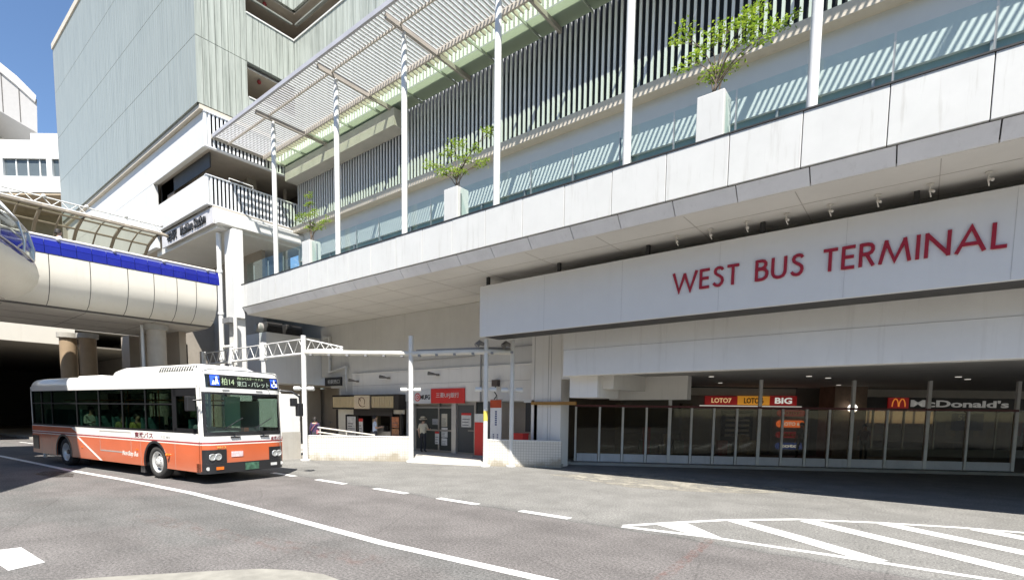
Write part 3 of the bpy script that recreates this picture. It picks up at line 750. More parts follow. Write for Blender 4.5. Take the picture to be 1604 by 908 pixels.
mb = MB(); mb.box(-23.6, -21.2, 17.5, 18.2, .1, .95); mb.box(-23.2, -22.6, 17.6, 17.9, .95, 1.25); mb.build('counter', steel, stall)
mb = MB(); mb.box(-22.9, -22.5, 17.1, 17.14, .95, 1.6); mb.box(-23.3, -23.1, 17.6, 17.8, .95, 1.75); mb.build('shelf_goods', pm('goods_tan', (.36, .28, .17), .6), stall)
MB().box(-23.7, -21.1, 17.35, 17.45, 1.85, 2.0).build('hanging_cloth', pm('noren', (.05, .035, .03), .8), stall)
poster(-24.78, -24.0, .62, 1.72, 16.82, stall, pm('menu_pale', (.55, .53, .5), .6, var=.25, vs=6), None, 5)
poster(-23.7, -23.35, .62, 1.62, 16.82, stall, pm('menu_pale', (.55, .53, .5), .6, var=.25, vs=6), redm, 4)
mo = pm('menu_orange', (.45, .16, .07), .6, var=.45, vs=5)
poster(-20.93, -20.38, 1.2, 1.75, 16.82, stall, mo, None, 2); poster(-20.93, -20.38, .6, 1.15, 16.82, stall, pm('menu_brown', (.4, .19, .08), .6, var=.4, vs=5), None, 2)

# things by the bank wall
bn = thing('vertical_banner', (-13.8, 16.5, .12), 'tall white vertical banner with an orange head beside the bank doors', 'banner')
b1 = MB().box(-14.1, -13.5, 16.5, 16.53, .7, 2.56).build('cloth', pm('banner_white', (.72, .72, .73), .7), bn)
MB().box(-14.1, -13.5, 16.49, 16.499, 2.24, 2.56).build('head_panel', pm('banner_orange', (.45, .065, .02), .6), b1)
mb = MB()
for k in range(7): mb.box(-13.84, -13.74, 16.492, 16.499, 2.05-.09*k, 2.11-.09*k)
for c in range(2):
    for k in range(6): mb.box(-13.95+.22*c, -13.88+.22*c, 16.492, 16.499, 1.1-.09*k, 1.15-.09*k)
mb.build('print', pm('print_blue', (.06, .08, .2), .6), b1)
MB().tube([(-13.8, 16.56, .12), (-13.8, 16.56, 2.7)], .02, 6).tube([(-14.12, 16.56, 2.58), (-13.48, 16.56, 2.58)], .012, 6).lathe((-13.8, 16.56, .12), (0, 0, 1), [(.2, 0), (.2, .08), (.05, .12)], 16).build('stand', greym, bn)
sg = thing('advertising_stand', (-14.7, 16.5, .12), 'narrow red advertising board with a white head left of the vertical banner', 'sign')
b1 = MB().box(-14.98, -14.42, 16.5, 16.6, .2, 1.98).build('board', redm, sg)
MB().box(-14.98, -14.42, 16.49, 16.499, 1.62, 1.98).build('head_panel', pm('poster_white', (.62, .61, .58), .6), b1)
MB().box(-15.0, -14.4, 16.4, 16.75, .12, .2).build('foot', greym, sg)
bx = thing('red_crate', (-12.35, 16.3, .12), 'bright red plastic crate standing behind the tiled parapet', 'crate')
mb = MB(); mb.box(-12.62, -12.1, 16.1, 16.5, .8, 1.2); mb.box(-12.64, -12.08, 16.08, 16.52, 1.2, 1.24); mb.build('tub', redm, bx)
MB().box(-12.6, -12.12, 16.12, 16.48, .12, .8).build('stand', greym, bx)
nb = thing('notice_case', (-12.1, 16.6, .12), 'tall narrow dark notice case with a white frame by the white pier', 'sign')
MB().box(-12.3, -11.85, 16.55, 16.62, 1.3, 2.45).build('panel', blackm, nb)
MB().box(-11.85, -11.7, 16.5, 16.65, .12, 2.45).box(-12.35, -11.85, 16.5, 16.65, 2.45, 2.55).build('frame', whitep, nb)
# paving behind the parapets
mb = MB(FR); mb.prism([(-8.15, 21.2), (-3.85, 21.2), (-3.85, 20.86), (-.95, 19.9), (2.0, 19.35), (2.6, 21.0), (2.6, 24), (-8, 33), (-22, 33)], 0, .12)
o = struct('bank_forecourt', mb, pm('forecourt_stone', (.40, .385, .35), .8, var=.1, vs=2))
mb = MB(FR); mb.prism([(-3.85, 20.5), (-.95, 19.52), (-.95, 19.92), (-3.85, 20.9)], 0, .14); struct('step', mb, pm('step_concrete', (.62, .60, .54), .8, var=.08))

# ------------------------------------------------------------------ tiled parapets
def tiles():
    m, nt, p = _nt('cream_tiles'); N = nt.nodes.new; L = nt.links.new
    p.inputs['Roughness'].default_value = .35
    tc = N('ShaderNodeTexCoord'); sx = N('ShaderNodeSeparateXYZ'); L(tc.outputs['Object'], sx.inputs[0])
    cb = N('ShaderNodeCombineXYZ'); L(sx.outputs['X'], cb.inputs['X']); L(sx.outputs['Z'], cb.inputs['Y'])
    b = N('ShaderNodeTexBrick'); b.offset = 0; b.inputs['Scale'].default_value = 1; b.inputs['Brick Width'].default_value = .1; b.inputs['Row Height'].default_value = .1
    b.inputs['Mortar Size'].default_value = .006; b.inputs['Color1'].default_value = (.58, .56, .51, 1); b.inputs['Color2'].default_value = (.60, .58, .53, 1); b.inputs['Mortar'].default_value = (.34, .32, .28, 1)
    L(cb.outputs[0], b.inputs['Vector'])
    n = N('ShaderNodeTexNoise'); n.inputs['Scale'].default_value = 1.1; n.inputs['Detail'].default_value = 6; n.inputs['Roughness'].default_value = .7; L(tc.outputs['Object'], n.inputs['Vector'])
    # splashed dirt with an uneven upper edge along the foot of the wall
    a = N('ShaderNodeMath'); a.operation = 'MULTIPLY_ADD'; L(n.outputs['Fac'], a.inputs[0]); a.inputs[1].default_value = 1.5; a.inputs[2].default_value = -.55
    s = N('ShaderNodeMath'); s.operation = 'SUBTRACT'; L(a.outputs[0], s.inputs[0]); L(sx.outputs['Z'], s.inputs[1])
    r = N('ShaderNodeMapRange'); r.inputs['From Min'].default_value = -.12; r.inputs['From Max'].default_value = .2; r.inputs['To Max'].default_value = .75; L(s.outputs[0], r.inputs['Value'])
    m1 = N('ShaderNodeMix'); m1.data_type = 'RGBA'; L(r.outputs['Result'], m1.inputs['Factor']); L(b.outputs['Color'], m1.inputs['A']); m1.inputs['B'].default_value = (.26, .22, .15, 1)
    L(m1.outputs['Result'], p.inputs['Base Color'])
    return m
tilem = tiles()
pw = fthing('tiled_parapet', -6.1, 21.0, 0, 'long low parapet of small cream tiles with dirt along its foot', 'wall')
MB(FR).obox((-8.2, 21.0), (-3.9, 21.0), .2, 0, .98).build('tiled_wall', tilem, pw)
MB(FR).obox((-8.2, 20.985), (-3.9, 20.985), .23, .982, 1.02).build('coping', whitep, pw)
pw2 = fthing('tiled_parapet', .6, 19.5, 0, 'short tiled parapet split by a white post and crossed by a slanting shadow', 'wall')
MB(FR).obox((-.86, 19.74), (2.0, 19.22), .2, 0, .98).build('tiled_wall', tilem, pw2)
MB(FR).obox((-.86, 19.725), (2.0, 19.205), .23, .982, 1.02).build('coping', whitep, pw2)
pw3 = thing('stair_wall', (-20.3, 11, 0), 'sunlit white side wall with a grey tiled foot beside the bus', 'wall')
MB().box(-20.55, -20.3, 8.9, 11.5, 1.12, 2.68).build('upper_wall', whitep, pw3, bevel=.01)
MB().box(-20.55, -20.28, 8.9, 11.5, 0, 1.12).build('tiled_foot', pm('foot_tiles', (.40, .38, .34), .6, var=.1, streak=.3), pw3)
blk = thing('stair_cover', (-27.8, 13.9, 3.5), 'white boxy stair cover jutting out under the deck beside the gantry', 'building')
mb = MB(); mb.box(-30.1, -27.8, 13.9, 18.3, 3.5, 6.2)
mb.build('block', pm('cover_white', (.60, .60, .60), .6, var=.03, streak=.15), blk, bevel=.015)
mb = MB(); mb.box(-30.1, -29.8, 13.9, 18.3, 0, 3.5); mb.build('lower_wall', tanw, blk)
for (a, b) in [(14.1, 15.0), (15.2, 16.2)]:
    u = thing('air_conditioner', (-28.3, a, 6.2), ('dark air conditioning unit with a rounded duct end on the stair cover' if a < 15 else 'plain dark air conditioning unit farther from the column on the stair cover'), 'air conditioner', 'air conditioners on the stair cover')
    MB().box(-29.2, -28.1, a, b, 6.2, 6.8).build('casing', darkm, u, bevel=.04)
    mb = MB()
    for k in range(7): mb.box(-28.1, -28.08, a+.05, b-.05, 6.26+.07*k, 6.29+.07*k)
    mb.build('grille', blackm, u)
    if a < 15: MB().lathe((-28.7, 13.75, 6.5), (0, 1, 0), [(.18, 0), (.28, .15), (.28, .35)], 16).build('duct_end', pm('duct_grey', (.25, .24, .23), .5), u)
rh = thing('ramp_handrail', (-19.5, 12.6, .1), 'pair of sloping pale handrails behind the long tiled parapet', 'handrail')
mb = MB(FR)
for dz in (0, -.2): mb.tube([(-8.0, 21.7, 1.32+dz), (-5.6, 21.7, 1.02+dz)], .035, 8)
for X in (-7.9, -6.8, -5.7): mb.tube([(X, 21.7, .1), (X, 21.7, 1.02+(-5.6-X)*.125)], .025, 8)
mb.build('rail', pm('rail_pale', (.5, .47, .42), .5), rh)

# ------------------------------------------------------------------ white pipe gantry
gan = fthing('pipe_gantry', -8.22, 21.0, 0, 'white pipe gantry of posts, rails and lattice trusses in front of the bank', 'gantry')
P1, P2, P3, P4 = (-8.22, 20.9), (-3.91, 20.82), (-.85, 19.5), (.13, 19.6)
for i, (P, h) in enumerate([(P1, 5.0), (P2, 5.02), (P3, 4.75), (P4, 4.75)]):
    o = MB(FR).tube([(P[0], P[1], 0), (P[0], P[1], h)], .098 if i < 2 else .085, 14).tube([(P[0], P[1], 0), (P[0], P[1], .05)], .2, 14).build('post', whitem, gan)
    if i == 2: MB(FR).lathe((P[0], P[1], 1.72), (0, 0, 1), [(.0875, 0), (.0875, .38)], 14).build('warning_sleeve', pm('sleeve_yellow', (.62, .5, .1), .5), o)
    mb = MB(FR)
    mb.tube([(P[0]-.36, P[1]-.02, 2.9), (P[0]+.36, P[1]-.02, 2.9)], .03, 8)
    for sg_ in (-1, 1): mb.tube([(P[0]+sg_*.15, P[1]-.02, 2.9), (P[0]+sg_*.4, P[1]-.02, 2.9)], .085, 10)
    mb.build('cross_lamp', whitem, gan)
mb = MB(FR); mb.tube([(P1[0], P1[1], 4.33), (P2[0], P2[1], 4.33), (P3[0], P3[1], 4.3), (P4[0], P4[1], 4.3)], .1, 12)
mb.build('rail', pm('rail_cream', (.66, .63, .56), .45), gan)
mb = MB(FR)
for k in range(12):
    t = k/11; X = -7.9+(8.0)*t; Y = 20.9 if X < -3.9 else 20.82-(X+3.9)*.43
    mb.box(X-.05, X+.05, Y-.14, Y+.1, 4.2, 4.27)
mb.tube([(P2[0]+.2, P2[1]+.15, 4.47), (P3[0], P3[1]+.15, 4.45), (P4[0], P4[1]+.15, 4.45)], .04, 8)
mb.build('clamp', greym, gan)
for P in (P3, P4):
    MB(FR).tube([(P[0]-.02, P[1]+.05, 4.55), (P[0]-.25, P[1]-.05, 4.62), (P[0]-.36, P[1]-.1, 4.5)], [.05, .1, .11], 10).build('flood_lamp', pm('flood_grey', (.2, .19, .18), .4), gan)
# lattice running left along the terminal
def lattice(mb, a, b, h0, h1, n, r=.02, rb=.052):
    a = Vector(a); b = Vector(b)
    mb.tube([a, b], rb, 10); mb.tube([a+Vector((0, 0, h0)), b+Vector((0, 0, h1))], r*1.2, 8)
    for i in range(n):
        t0 = i/n; t1 = (i+.5)/n; t2 = (i+1)/n
        q = lambda t, up: a.lerp(b, t) + Vector((0, 0, (h0+(h1-h0)*t) if up else 0))
        mb.tube([q(t0, False), q(t1, True), q(t2, False)], r*.8, 6)
mb = MB(); XS = [-19.5, -22.93, -26.1, -29.35]
for a, b in zip(XS[:-1], XS[1:]): lattice(mb, (a, 11.3, 4.3), (b, 11.3, 4.3), .58, .58, 4)
mb.build('lattice_truss', whitem, gan)
for x in XS[1:]:
    MB().box(x-.12, x+.12, 11.2, 11.4, 4.2, 4.98).tube([(x, 11.32, 0), (x, 11.32, 4.3)], .1, 12).build('post', whitem, gan)
mb = MB(FR); lattice(mb, (-8.15, 21.05, 4.42), (-6.75, 21.25, 4.5), .45, .1, 4)
mb.build('bracket_truss', whitem, gan)
# ------------------------------------------------------------------ glass screen along the bus bay
scr = fthing('glass_screen', 2.79, 21.29, 0, 'long glazed screen with slim white posts along the dark bus bay', 'partition')
SA, SB = Vector((2.75, 21.3)), Vector((18.7, 19.4)); SD = (SB-SA).normalized(); SN = Vector((-SD.y, SD.x))
def sp(l, d=0.): p = SA + SD*l + SN*d; return (p.x, p.y)
PL = [.04, 1.01, 1.94, 2.88, 3.79, 4.64, 5.5, 6.38, 7.23, 8.1, 8.98, 9.82, 10.64, 11.9, 13.33, 14.73, 16.37]
sg_ = glass('screen_glass', (.74, .71, .64), .3, .03, .05)
for i, l in enumerate(PL):
    tall = i in (4, 8, 12, 14, 16)
    w = .06 if tall else .04
    MB(FR).obox(sp(l-w, -.05), sp(l+w, -.05), .1, .1, 3.46 if tall else 2.34).build('post', pm('post_pale', (.74, .73, .69), .45), scr)
    if i < len(PL)-1:
        l2 = PL[i+1]
        MB(FR).obox(sp(l+.05, 0), sp(l2-.05, 0), .012, .42, 2.3).build('pane', sg_, scr)
        MB(FR).obox(sp(l+.065, -.03), sp(l2-.065, -.03), .06, .1, .42).build('plinth', pm('plinth_grey', (.64, .64, .65), .55, streak=.2), scr)
MB(FR).obox(sp(0, -.075), sp(16.4, -.075), .022, 2.33, 2.41).build('rail', pm('maroon_rail', (.13, .03, .03), .5), scr)
MB(FR).obox(sp(-1.3, -.7), sp(-1.3+18.6, -.7), .18, 0, .1).build('kerb', concrete, scr)
mb = MB(FR); mb.prism([sp(-1.3, -.52), sp(20, -.52), (30, 27), (4, 27)], 0, .1); struct('bay_pavement', mb, pm('bay_paving', (.24, .23, .22), .7, var=.08))
MB(FR).obox((20.3, 19.0), (20.9, 18.9), .5, 0, 3.46).build('end_pier', wallg, scr)

# ------------------------------------------------------------------ shops behind the screen
lot = fthing('lottery_shop', 9, 26, 0, 'lottery shop with red, orange and crimson signs behind the glazed screen', 'shop')
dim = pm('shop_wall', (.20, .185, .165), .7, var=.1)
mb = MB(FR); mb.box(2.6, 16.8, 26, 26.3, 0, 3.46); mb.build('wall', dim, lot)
mb = MB(FR); mb.box(6.6, 14.3, 25.85, 25.98, 3.04, 3.4); mb.build('fascia', pm('fascia_cream', (.52, .49, .43), .6), lot)
mb = MB(FR); mb.box(6.4, 14.3, 25.7, 25.95, 3.405, 3.45); mb.build('beam', darkm, lot)
u = FR.to_3x3() @ Vector((1, 0, 0))
def fsign(x0, x1, z0, z1, m, body, tm, parent, y=25.8, h=.26, wd=None, bold=.03, sh=0, pill=False):
    mb = MB(FR)
    if pill:
        r_ = (z1-z0)/2; pts = []
        for k in range(9): t = -math.pi/2+math.pi*k/8; pts.append((x1-r_+r_*math.cos(t), (z0+z1)/2+r_*math.sin(t)))
        for k in range(9): t = math.pi/2+math.pi*k/8; pts.append((x0+r_+r_*math.cos(t), (z0+z1)/2+r_*math.sin(t)))
        mb.prism_on([(p[0], p[1]) for p in pts], (0, y+.04, 0), (1, 0, 0), (0, 0, 1), .04)
    else: mb.box(x0, x1, y, y+.08, z0, z1)
    s_ = mb.build('sign_panel', m, parent)
    wd = wd or (x1-x0)*.62
    if body: text(body, FR @ Vector((x0+(x1-x0-wd)/2, y-.002, (z0+z1-h)/2)), u, (0, 0, 1), wd, h, .006, tm, s_, 'lettering', bold=bold, shear=sh)
    return s_
ye = pm('sign_yellow', (.70, .42, .06), .5); orange = pm('sign_orange', (.60, .25, .02), .5); crim = emit('lit_crimson', (.40, .02, .02), .1); orange = emit('lit_orange', (.62, .27, .03), .22)
fsign(9.8, 11.4, 2.58, 3.0, crim, 'LOTO7', emit('letter_gold', (.75, .52, .25), .25), lot, h=.24)
fsign(11.42, 13.0, 2.58, 3.02, orange, 'LOTO 6', blackm, lot, h=.28)
fsign(13.02, 14.35, 2.58, 3.05, crim, 'BIG', emit('letter_white', (.7, .72, .66), .3), lot, h=.3, wd=.85)
fsign(13.3, 14.7, 2.05, 2.36, crim, 'LOTO7', ye, lot, y=25.6, h=.16, pill=True)
fsign(13.3, 14.7, 1.5, 1.85, emit('pill_orange', (.8, .16, .03), .35), 'LOTO 6', emit('letter_white', (.7, .72, .66), .3), lot, y=25.6, h=.18, pill=True)
fsign(13.3, 14.7, .98, 1.28, crim, 'BIG', ye, lot, y=25.6, h=.15, pill=True)
fsign(13.3, 14.7, .42, .74, emit('pill_blue', (.03, .06, .25), .2), 'toto', emit('letter_white', (.7, .72, .66), .3), lot, y=25.6, h=.15, pill=True)
mb = MB(FR); mb.box(13.1, 15.0, 25.66, 25.75, .2, 2.5); mb.build('sign_stand', pm('stand_grey', (.25, .26, .25), .6), lot)
mb = MB(FR); mb.box(9.5, 14.5, 25.6, 25.75, 2.5, 2.54); mb.build('strip_light', emit('strip_light', (1, .95, .85), .22), lot)
mb = MB(FR)
for k in range(5): mb.box(10.9, 12.1, 25.9, 25.96, 1.0+.25*k, 1.12+.25*k)
mb.build('price_board', pm('board_pale', (.34, .33, .30), .6), lot)
mb = MB(FR); mb.box(10.7, 12.3, 25.965, 25.99, .3, 2.3); mb.build('window', darkv, lot)
mb = MB(FR)
for X in (3.4, 5.2, 8.6): mb.box(X, X+.5, 25.6, 25.98, 0, 2.6)
mb.box(3.9, 8.6, 25.8, 25.98, .1, 1.1)
mb.build('shutter', pm('shutter_brown', (.17, .14, .10), .6, var=.2, vs=4), lot)
pil = fthing('brick_pillar', 15.8, 24.2, 0, 'brown tiled pillar with a round white lamp inside the dark bay', 'pillar')
MB(FR).box(15.1, 16.6, 24.0, 25.2, .1, 3.46).build('shaft', pm('pillar_brown', (.20, .14, .10), .6, var=.25, vs=3), pil)
MB(FR).ball((15.75, 23.7, 2.45), .2, 16, 10).build('globe_lamp', emit('globe', (1, .93, .84), .9), pil)
MB(FR).tube([(15.75, 23.7, 2.62), (15.75, 24.02, 2.85)], .02, 6).build('arm', greym, pil)
mcd = fthing('burger_shop', 22, 26, 0, 'burger restaurant front with pale letters behind the glazed screen', 'shop')
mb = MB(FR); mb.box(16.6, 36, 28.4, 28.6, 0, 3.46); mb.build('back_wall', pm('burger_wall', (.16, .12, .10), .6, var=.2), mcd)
mb = MB(FR); mb.box(16.6, 36, 25.75, 25.98, 3.06, 3.44); mb.build('fascia', pm('fascia_cream', (.52, .49, .43), .6), mcd)
mb = MB(FR); mb.box(16.6, 36, 25.98, 26.1, 2.5, 3.46); mb.box(16.6, 36, 25.8, 26.0, 2.44, 2.5, 1); mb.build('sign_band', [pm('band_black', (.04, .037, .035), .5), pm('trim_grey', (.45, .43, .39), .5)], mcd)
lg = MB(FR).box(19.0, 20.0, 25.9, 25.98, 2.52, 3.04).build('logo_panel', crim, mcd)
arc = []
mb = MB(FR)
for c in (19.33, 19.67):
    mb.ribbon([(c+.155*math.cos(math.pi*(1-t/12)), 2.60+.38*math.sin(math.pi*t/12)) for t in range(13)], .055, (0, 25.9, 0), (1, 0, 0), (0, 0, 1), .012)
mb.build('arches', emit('arch_gold', (.75, .25, .04), .25), lg)
text("McDonald's", FR @ Vector((20.15, 25.975, 2.6)), u, (0, 0, 1), 4.9, .36, .03, emit('letter_pale', (.50, .49, .46), .12), mcd, 'lettering', bold=.025)
sh_ = glass('shop_glass', (.55, .52, .48), .5)
for k in range(9):
    X = 16.8+1.55*k
    MB(FR).box(X+.03, X+1.52, 26.02, 26.03, .5, 2.44).build('window', sh_, mcd)
    MB(FR).box(X-.03, X+.03, 25.98, 26.08, .1, 2.44).build('mullion', pm('screen_post', (.56, .55, .51), .5), mcd)
mb = MB(FR); mb.box(16.7, 31, 25.98, 26.08, .1, .5); mb.build('plinth', dim, mcd)
mb = MB(FR); mb.box(17, 24, 27.6, 28.0, .1, 1.1); mb.box(17.2, 23, 28.35, 28.38, 1.9, 2.5, 1); mb.box(24.5, 26.2, 27.9, 28.0, 1.2, 2.4, 2); mb.build('counter', [pm('counter_tan', (.26, .2, .15), .5), redm, pm('poster_blue', (.06, .06, .16), .5)], mcd)
mb = MB(FR); mb.box(17.05, 17.35, 25.6, 25.64, .9, 1.7); mb.build('lit_menu', emit('lit_menu', (1, .92, .72), .9), mcd)
mb = MB(FR); mb.box(22.3, 23.9, 26.0, 26.015, 1.45, 2.3); pb = mb.build('window_poster', pm('poster_navy', (.05, .06, .13), .5), mcd)
text('52', FR @ Vector((22.6, 25.998, 1.95)), u, (0, 0, 1), .5, .28, .004, pm('pale_text', (.5, .5, .47), .6), pb, 'lettering')
mb = MB(FR)
for k in range(6): mb.box(17.5+2.4*k, 18.4+2.4*k, 26.8, 27.0, 2.5, 2.52)
mb.build('ceiling_fill_light', emit('strip_light', (1, .95, .85), .22), mcd)  # unseen glowing panels added to brighten the shop interior
mb = MB(FR); mb.box(16.6, 36, 26.1, 28.4, 2.7, 2.75); mb.build('ceiling', dim, mcd)
mb = MB(FR)
for k in range(5): mb.box(17.3+1.25*k, 18.4+1.25*k, 28.33, 28.37, 1.75, 2.4)
mb.build('menu_fill_screen', emit('menu_fill_screen', (.9, .72, .45), .35), mcd)  # glowing boards added to lift the dark back of the shop
rnd = random.Random(5)
for k in range(14):
    X = 17.2+rnd.uniform(0, 9); c_ = rnd.choice([(.5, .06, .04), (.5, .42, .3), (.12, .14, .2), (.45, .45, .43), (.5, .3, .06)])
    h_ = rnd.uniform(.35, .8); z_ = rnd.uniform(.6, 1.4)
    MB(FR).box(X, X+rnd.uniform(.3, .7), 26.035, 26.045, z_, z_+h_).build('window_poster', pm('poster_%d' % k, c_, .6, var=.4, vs=8), mcd)
for k in range(12):
    X = 3.6+rnd.uniform(0, 8.5); c_ = rnd.choice([(.4, .33, .22), (.3, .06, .05), (.12, .16, .12), (.42, .42, .4)])
    MB(FR).box(X, X+rnd.uniform(.25, .6), 25.5, 25.78, .1, rnd.uniform(.5, 1.5)).build('goods_rack', pm('rack_%d' % k, c_, .6, var=.4, vs=8), lot)
for k in range(4):
    X = 18+1.7*k
    mb = MB(FR); mb.lathe((X, 26.7, .1), (0, 0, 1), [(.25, 0), (.25, .03), (.03, .06), (.03, .68), (.38, .68), (.38, .72)], 16); mb.build('table', pm('table_pale', (.5, .42, .34), .5), mcd)

# ------------------------------------------------------------------ footbridge
bridge = thing('footbridge', (-25, 8, 5.75), 'curved cream footbridge with a blue tile band joining the station deck', 'bridge')
prof = [(0, 7.56), (.02, 7.0), (0, 6.75), (-.06, 6.5), (-.2, 6.22), (-.42, 5.98), (-.72, 5.83), (-1.1, 5.76)]
JY = [2.4, 4.6, 5.78, 7.01, 7.88, 8.73, 9.48, 10.4, 11.6]
JY = [2.2, 3.4, 4.6, 5.8, 7.0, 7.9, 8.75, 9.5, 10.35]
mb = MB()
for a, b in zip(JY[:-1], JY[1:]):
    mb.grid([[(-25.12+dx, y, z) for dx, z in prof] for y in (a+.012, b-.012)])
mb.build('side_panel', creamp, bridge)
mb = MB(); mb.grid([[(-25.16+dx, y, z-.01) for dx, z in prof] for y in (2.2, 10.35)]); mb.build('panel_backing', jointm, bridge)
bt = pm('blue_tile', (.010, .015, .20), .25, var=.12, vs=2, coat=.3)
mb = MB(); y = 2.2
while y < 10.2:
    for (z0, z1, dx0, dx1) in [(7.58, 7.84, 0, -.03), (7.85, 8.14, -.03, -.12)]:
        a, b = y+.008, y+.452
        mb._add([(-25.1+dx0, a, z0), (-25.1+dx0, b, z0), (-25.1+dx1, b, z1), (-25.1+dx1, a, z1), (-25.3+dx0, a, z0), (-25.3+dx0, b, z0), (-25.3+dx1, b, z1), (-25.3+dx1, a, z1)],
                [(0, 1, 2, 3), (4, 7, 6, 5), (0, 4, 5, 1), (3, 2, 6, 7), (1, 5, 6, 2), (0, 3, 7, 4)])
    y += .46
mb.build('blue_band', bt, bridge)
mb = MB(); mb.box(-25.5, -25.2, 2.2, 10.35, 7.56, 8.12); mb.build('parapet_core', pm('grout', (.2, .22, .4), .7), bridge)
mb = MB(); mb.tube([(-25.25, 2.2, 8.2), (-25.25, 10.35, 8.2)], .05, 10)
for y in (3.2, 4.9, 6.6, 8.3, 10.0): mb.ball((-25.17, y, 8.16), .06, 8, 6)
mb.build('hand_rail', pm('rail_steel', (.62, .6, .56), .4), bridge)
mb = MB(); mb.box(-32, -26.1, 0, 10.33, 5.75, 5.95); mb.box(-32, -25.4, 2.2, 10.33, 7.0, 7.15); mb.box(-32.1, -31.9, 0, 10.33, 5.75, 8.1); mb.box(-26.1, -25.5, 10.2, 10.33, 6.0, 7.5)
mb.build('deck_slab', pm('bridge_soffit', (.40, .37, .33), .75, var=.1), bridge)
mb = MB()
for y in (3.4, 5.8, 8.2, 10.6): mb.box(-32, -26.1, min(y, 10.2), min(y, 10.2)+.02, 5.744, 5.7495)
for x in (-28, -30): mb.box(x, x+.02, 1, 10.3, 5.743, 5.7485)
mb.build('soffit_joint', jointm, bridge)
# curved glass roof over the far half of the bridge
rp = [(-31.6, 8.1), (-31.5, 8.9), (-31.1, 9.6), (-30.4, 10.05), (-29.5, 10.28), (-28.6, 10.25), (-27.9, 10.0)]
rg = glass('roof_glass', (.58, .58, .49), .25, .08)
YR = [2.4+1.4*k for k in range(6)]
for a, b in zip(YR[:-1], YR[1:]):
    mb = MB(); mb.grid([[(x, y, z) for x, z in rp] for y in (a+.04, b-.04)]); mb.build('roof_pane', rg, bridge)
mb = MB()
for y in YR: mb.tube([(x, y, z) for x, z in rp], .07, 8)
for y in YR[:-1]: mb.tube([(x, y+.7, z) for x, z in rp], .035, 6)
for k in (0, 1, 2, 3, 4, 5, 6): mb.tube([(rp[k][0], 2.4, rp[k][1]), (rp[k][0], YR[-1], rp[k][1])], .045, 8)
mb.build('roof_rib', pm('roof_taupe', (.22, .19, .15), .5), bridge)
mb = MB(); lattice(mb, (-28.6, 2.6, 10.3), (-28.6, YR[-1], 10.3), .28, .28, 12, .025, .03)
for y in YR: mb.ball((-28.6, y, 10.62), .08, 8, 6)
mb.build('roof_lattice', whitem, bridge)
mb = MB()
for y in (3.5, 5.6, 7.8): mb.box(-31.4, -31.3, y, y+1.4, 7.3, 9.3)
mb.build('notice_panel', pm('notice_beige', (.4, .34, .26), .6, var=.3), bridge)
# branch that comes from the side, with a glazed hood and a rounded end
br = thing('bridge_branch', (-23.6, 3.9, 5.6), 'rounded cream end of a branch walkway under a clear glazed hood', 'bridge')
E0 = Vector((-24.35, 4.45, 0)); D = Vector((.88, -.475, 0)).normalized(); Q = Vector((D.y, -D.x, 0))     # Q points away from the light edge
if Q.x > 0: Q = -Q
def bp(l, q, z): p = E0 + D*l + Q*q; return (p.x, p.y, z)
pr2 = [(.05, 6.72), (0, 6.45), (.06, 6.2), (.22, 5.95), (.5, 5.75), (.9, 5.66), (1.4, 5.62)]
rows = []
for l in (0, .25, .6, 1.6, 3.2, 3.22, 6, 9, 14):
    k = {0: .8, .25: .32, .6: .08}.get(l, 0); s_ = .14*l
    rows.append([bp(l, q+k*(1-(z-5.6)/2.2*.3), z+s_*.35) for q, z in pr2])
MB().grid(rows).build('side_panel', creamp, br)
mb = MB(); mb.grid([[bp(l, .04+k, 6.73+.05*l), bp(l, .1+k, 6.9+.05*l)] for l, k in ((.0, .75), (.25, .3), (.6, .08), (3, 0), (14, 0))]); mb.build('blue_band', bt, br)
hoodp = [(.08, 6.9), (.06, 7.3), (.2, 7.9), (.6, 8.4), (1.3, 8.7), (2.2, 8.75)]
mb = MB(); rows = []
for l, sc, k in ((0.05, .45, .75), (.3, .75, .3), (.7, .95, .08), (1.6, 1, 0), (3.2, 1, 0), (6, 1, 0), (14, 1, 0)):
    rows.append([bp(l, q+k, 6.9+(z-6.9)*sc+.05*l) for q, z in hoodp])
mb.grid(rows); mb.build('glazed_hood', glass('hood_glass', (.66, .68, .66), .6, .1), br)
mb = MB()
for r_ in rows[:6]: mb.tube(r_, .035, 6)
for k in (0, 2, 4): mb.tube([r_[k] for r_ in rows], .03, 6)
mb.build('hood_rib', steel, br)
mb = MB(); mb.prism([bp(l, q, 0)[:2] for l, q in ((.4, 1.1), (14, 1.1), (14, 4), (0, 4))], 5.62, 5.75)
mb.prism([bp(l, q, 0)[:2] for l, q in ((.4, 3.4), (14, 3.4), (14, 4), (0, 4))], 5.75, 8.0)
mb.build('deck_slab', pm('bridge_soffit', (.40, .37, .33), .75, var=.1), br)
# columns below the bridge
for (x, y, r_, lab) in [(-27.0, 8.5, .37, 'stout round cream column with a thin pipe nearest the stair cover'), (-34, 6.8, .36, 'brown round column deepest under the footbridge at the far left'), (-33.4, 7.45, .36, 'brown round column just right of the deepest one under the footbridge')]:
    c = thing('bridge_column', (x, y, 0), lab, 'column', 'round columns under the footbridge')
    MB().tube([(x, y, 0), (x, y, 5.75)], r_, 20).build('shaft', pm('column_stone', (.40, .36, .30), .7, var=.1, streak=.3) if x > -30 else pm('column_brown', (.30, .22, .14), .6, var=.12), c)
    MB().tube([(x, y, 5.5), (x, y, 5.74)], r_+.1, 20).build('collar', concrete, c)
    if x > -30: MB().tube([(x-.3, y-.45, 0), (x-.3, y-.45, 5.7)], .07, 8).build('downpipe', whitem, c)
pr_ = thing('bridge_pier', (-32, 9.5, 0), 'broad shaded wall pier under the footbridge between the columns', 'wall')
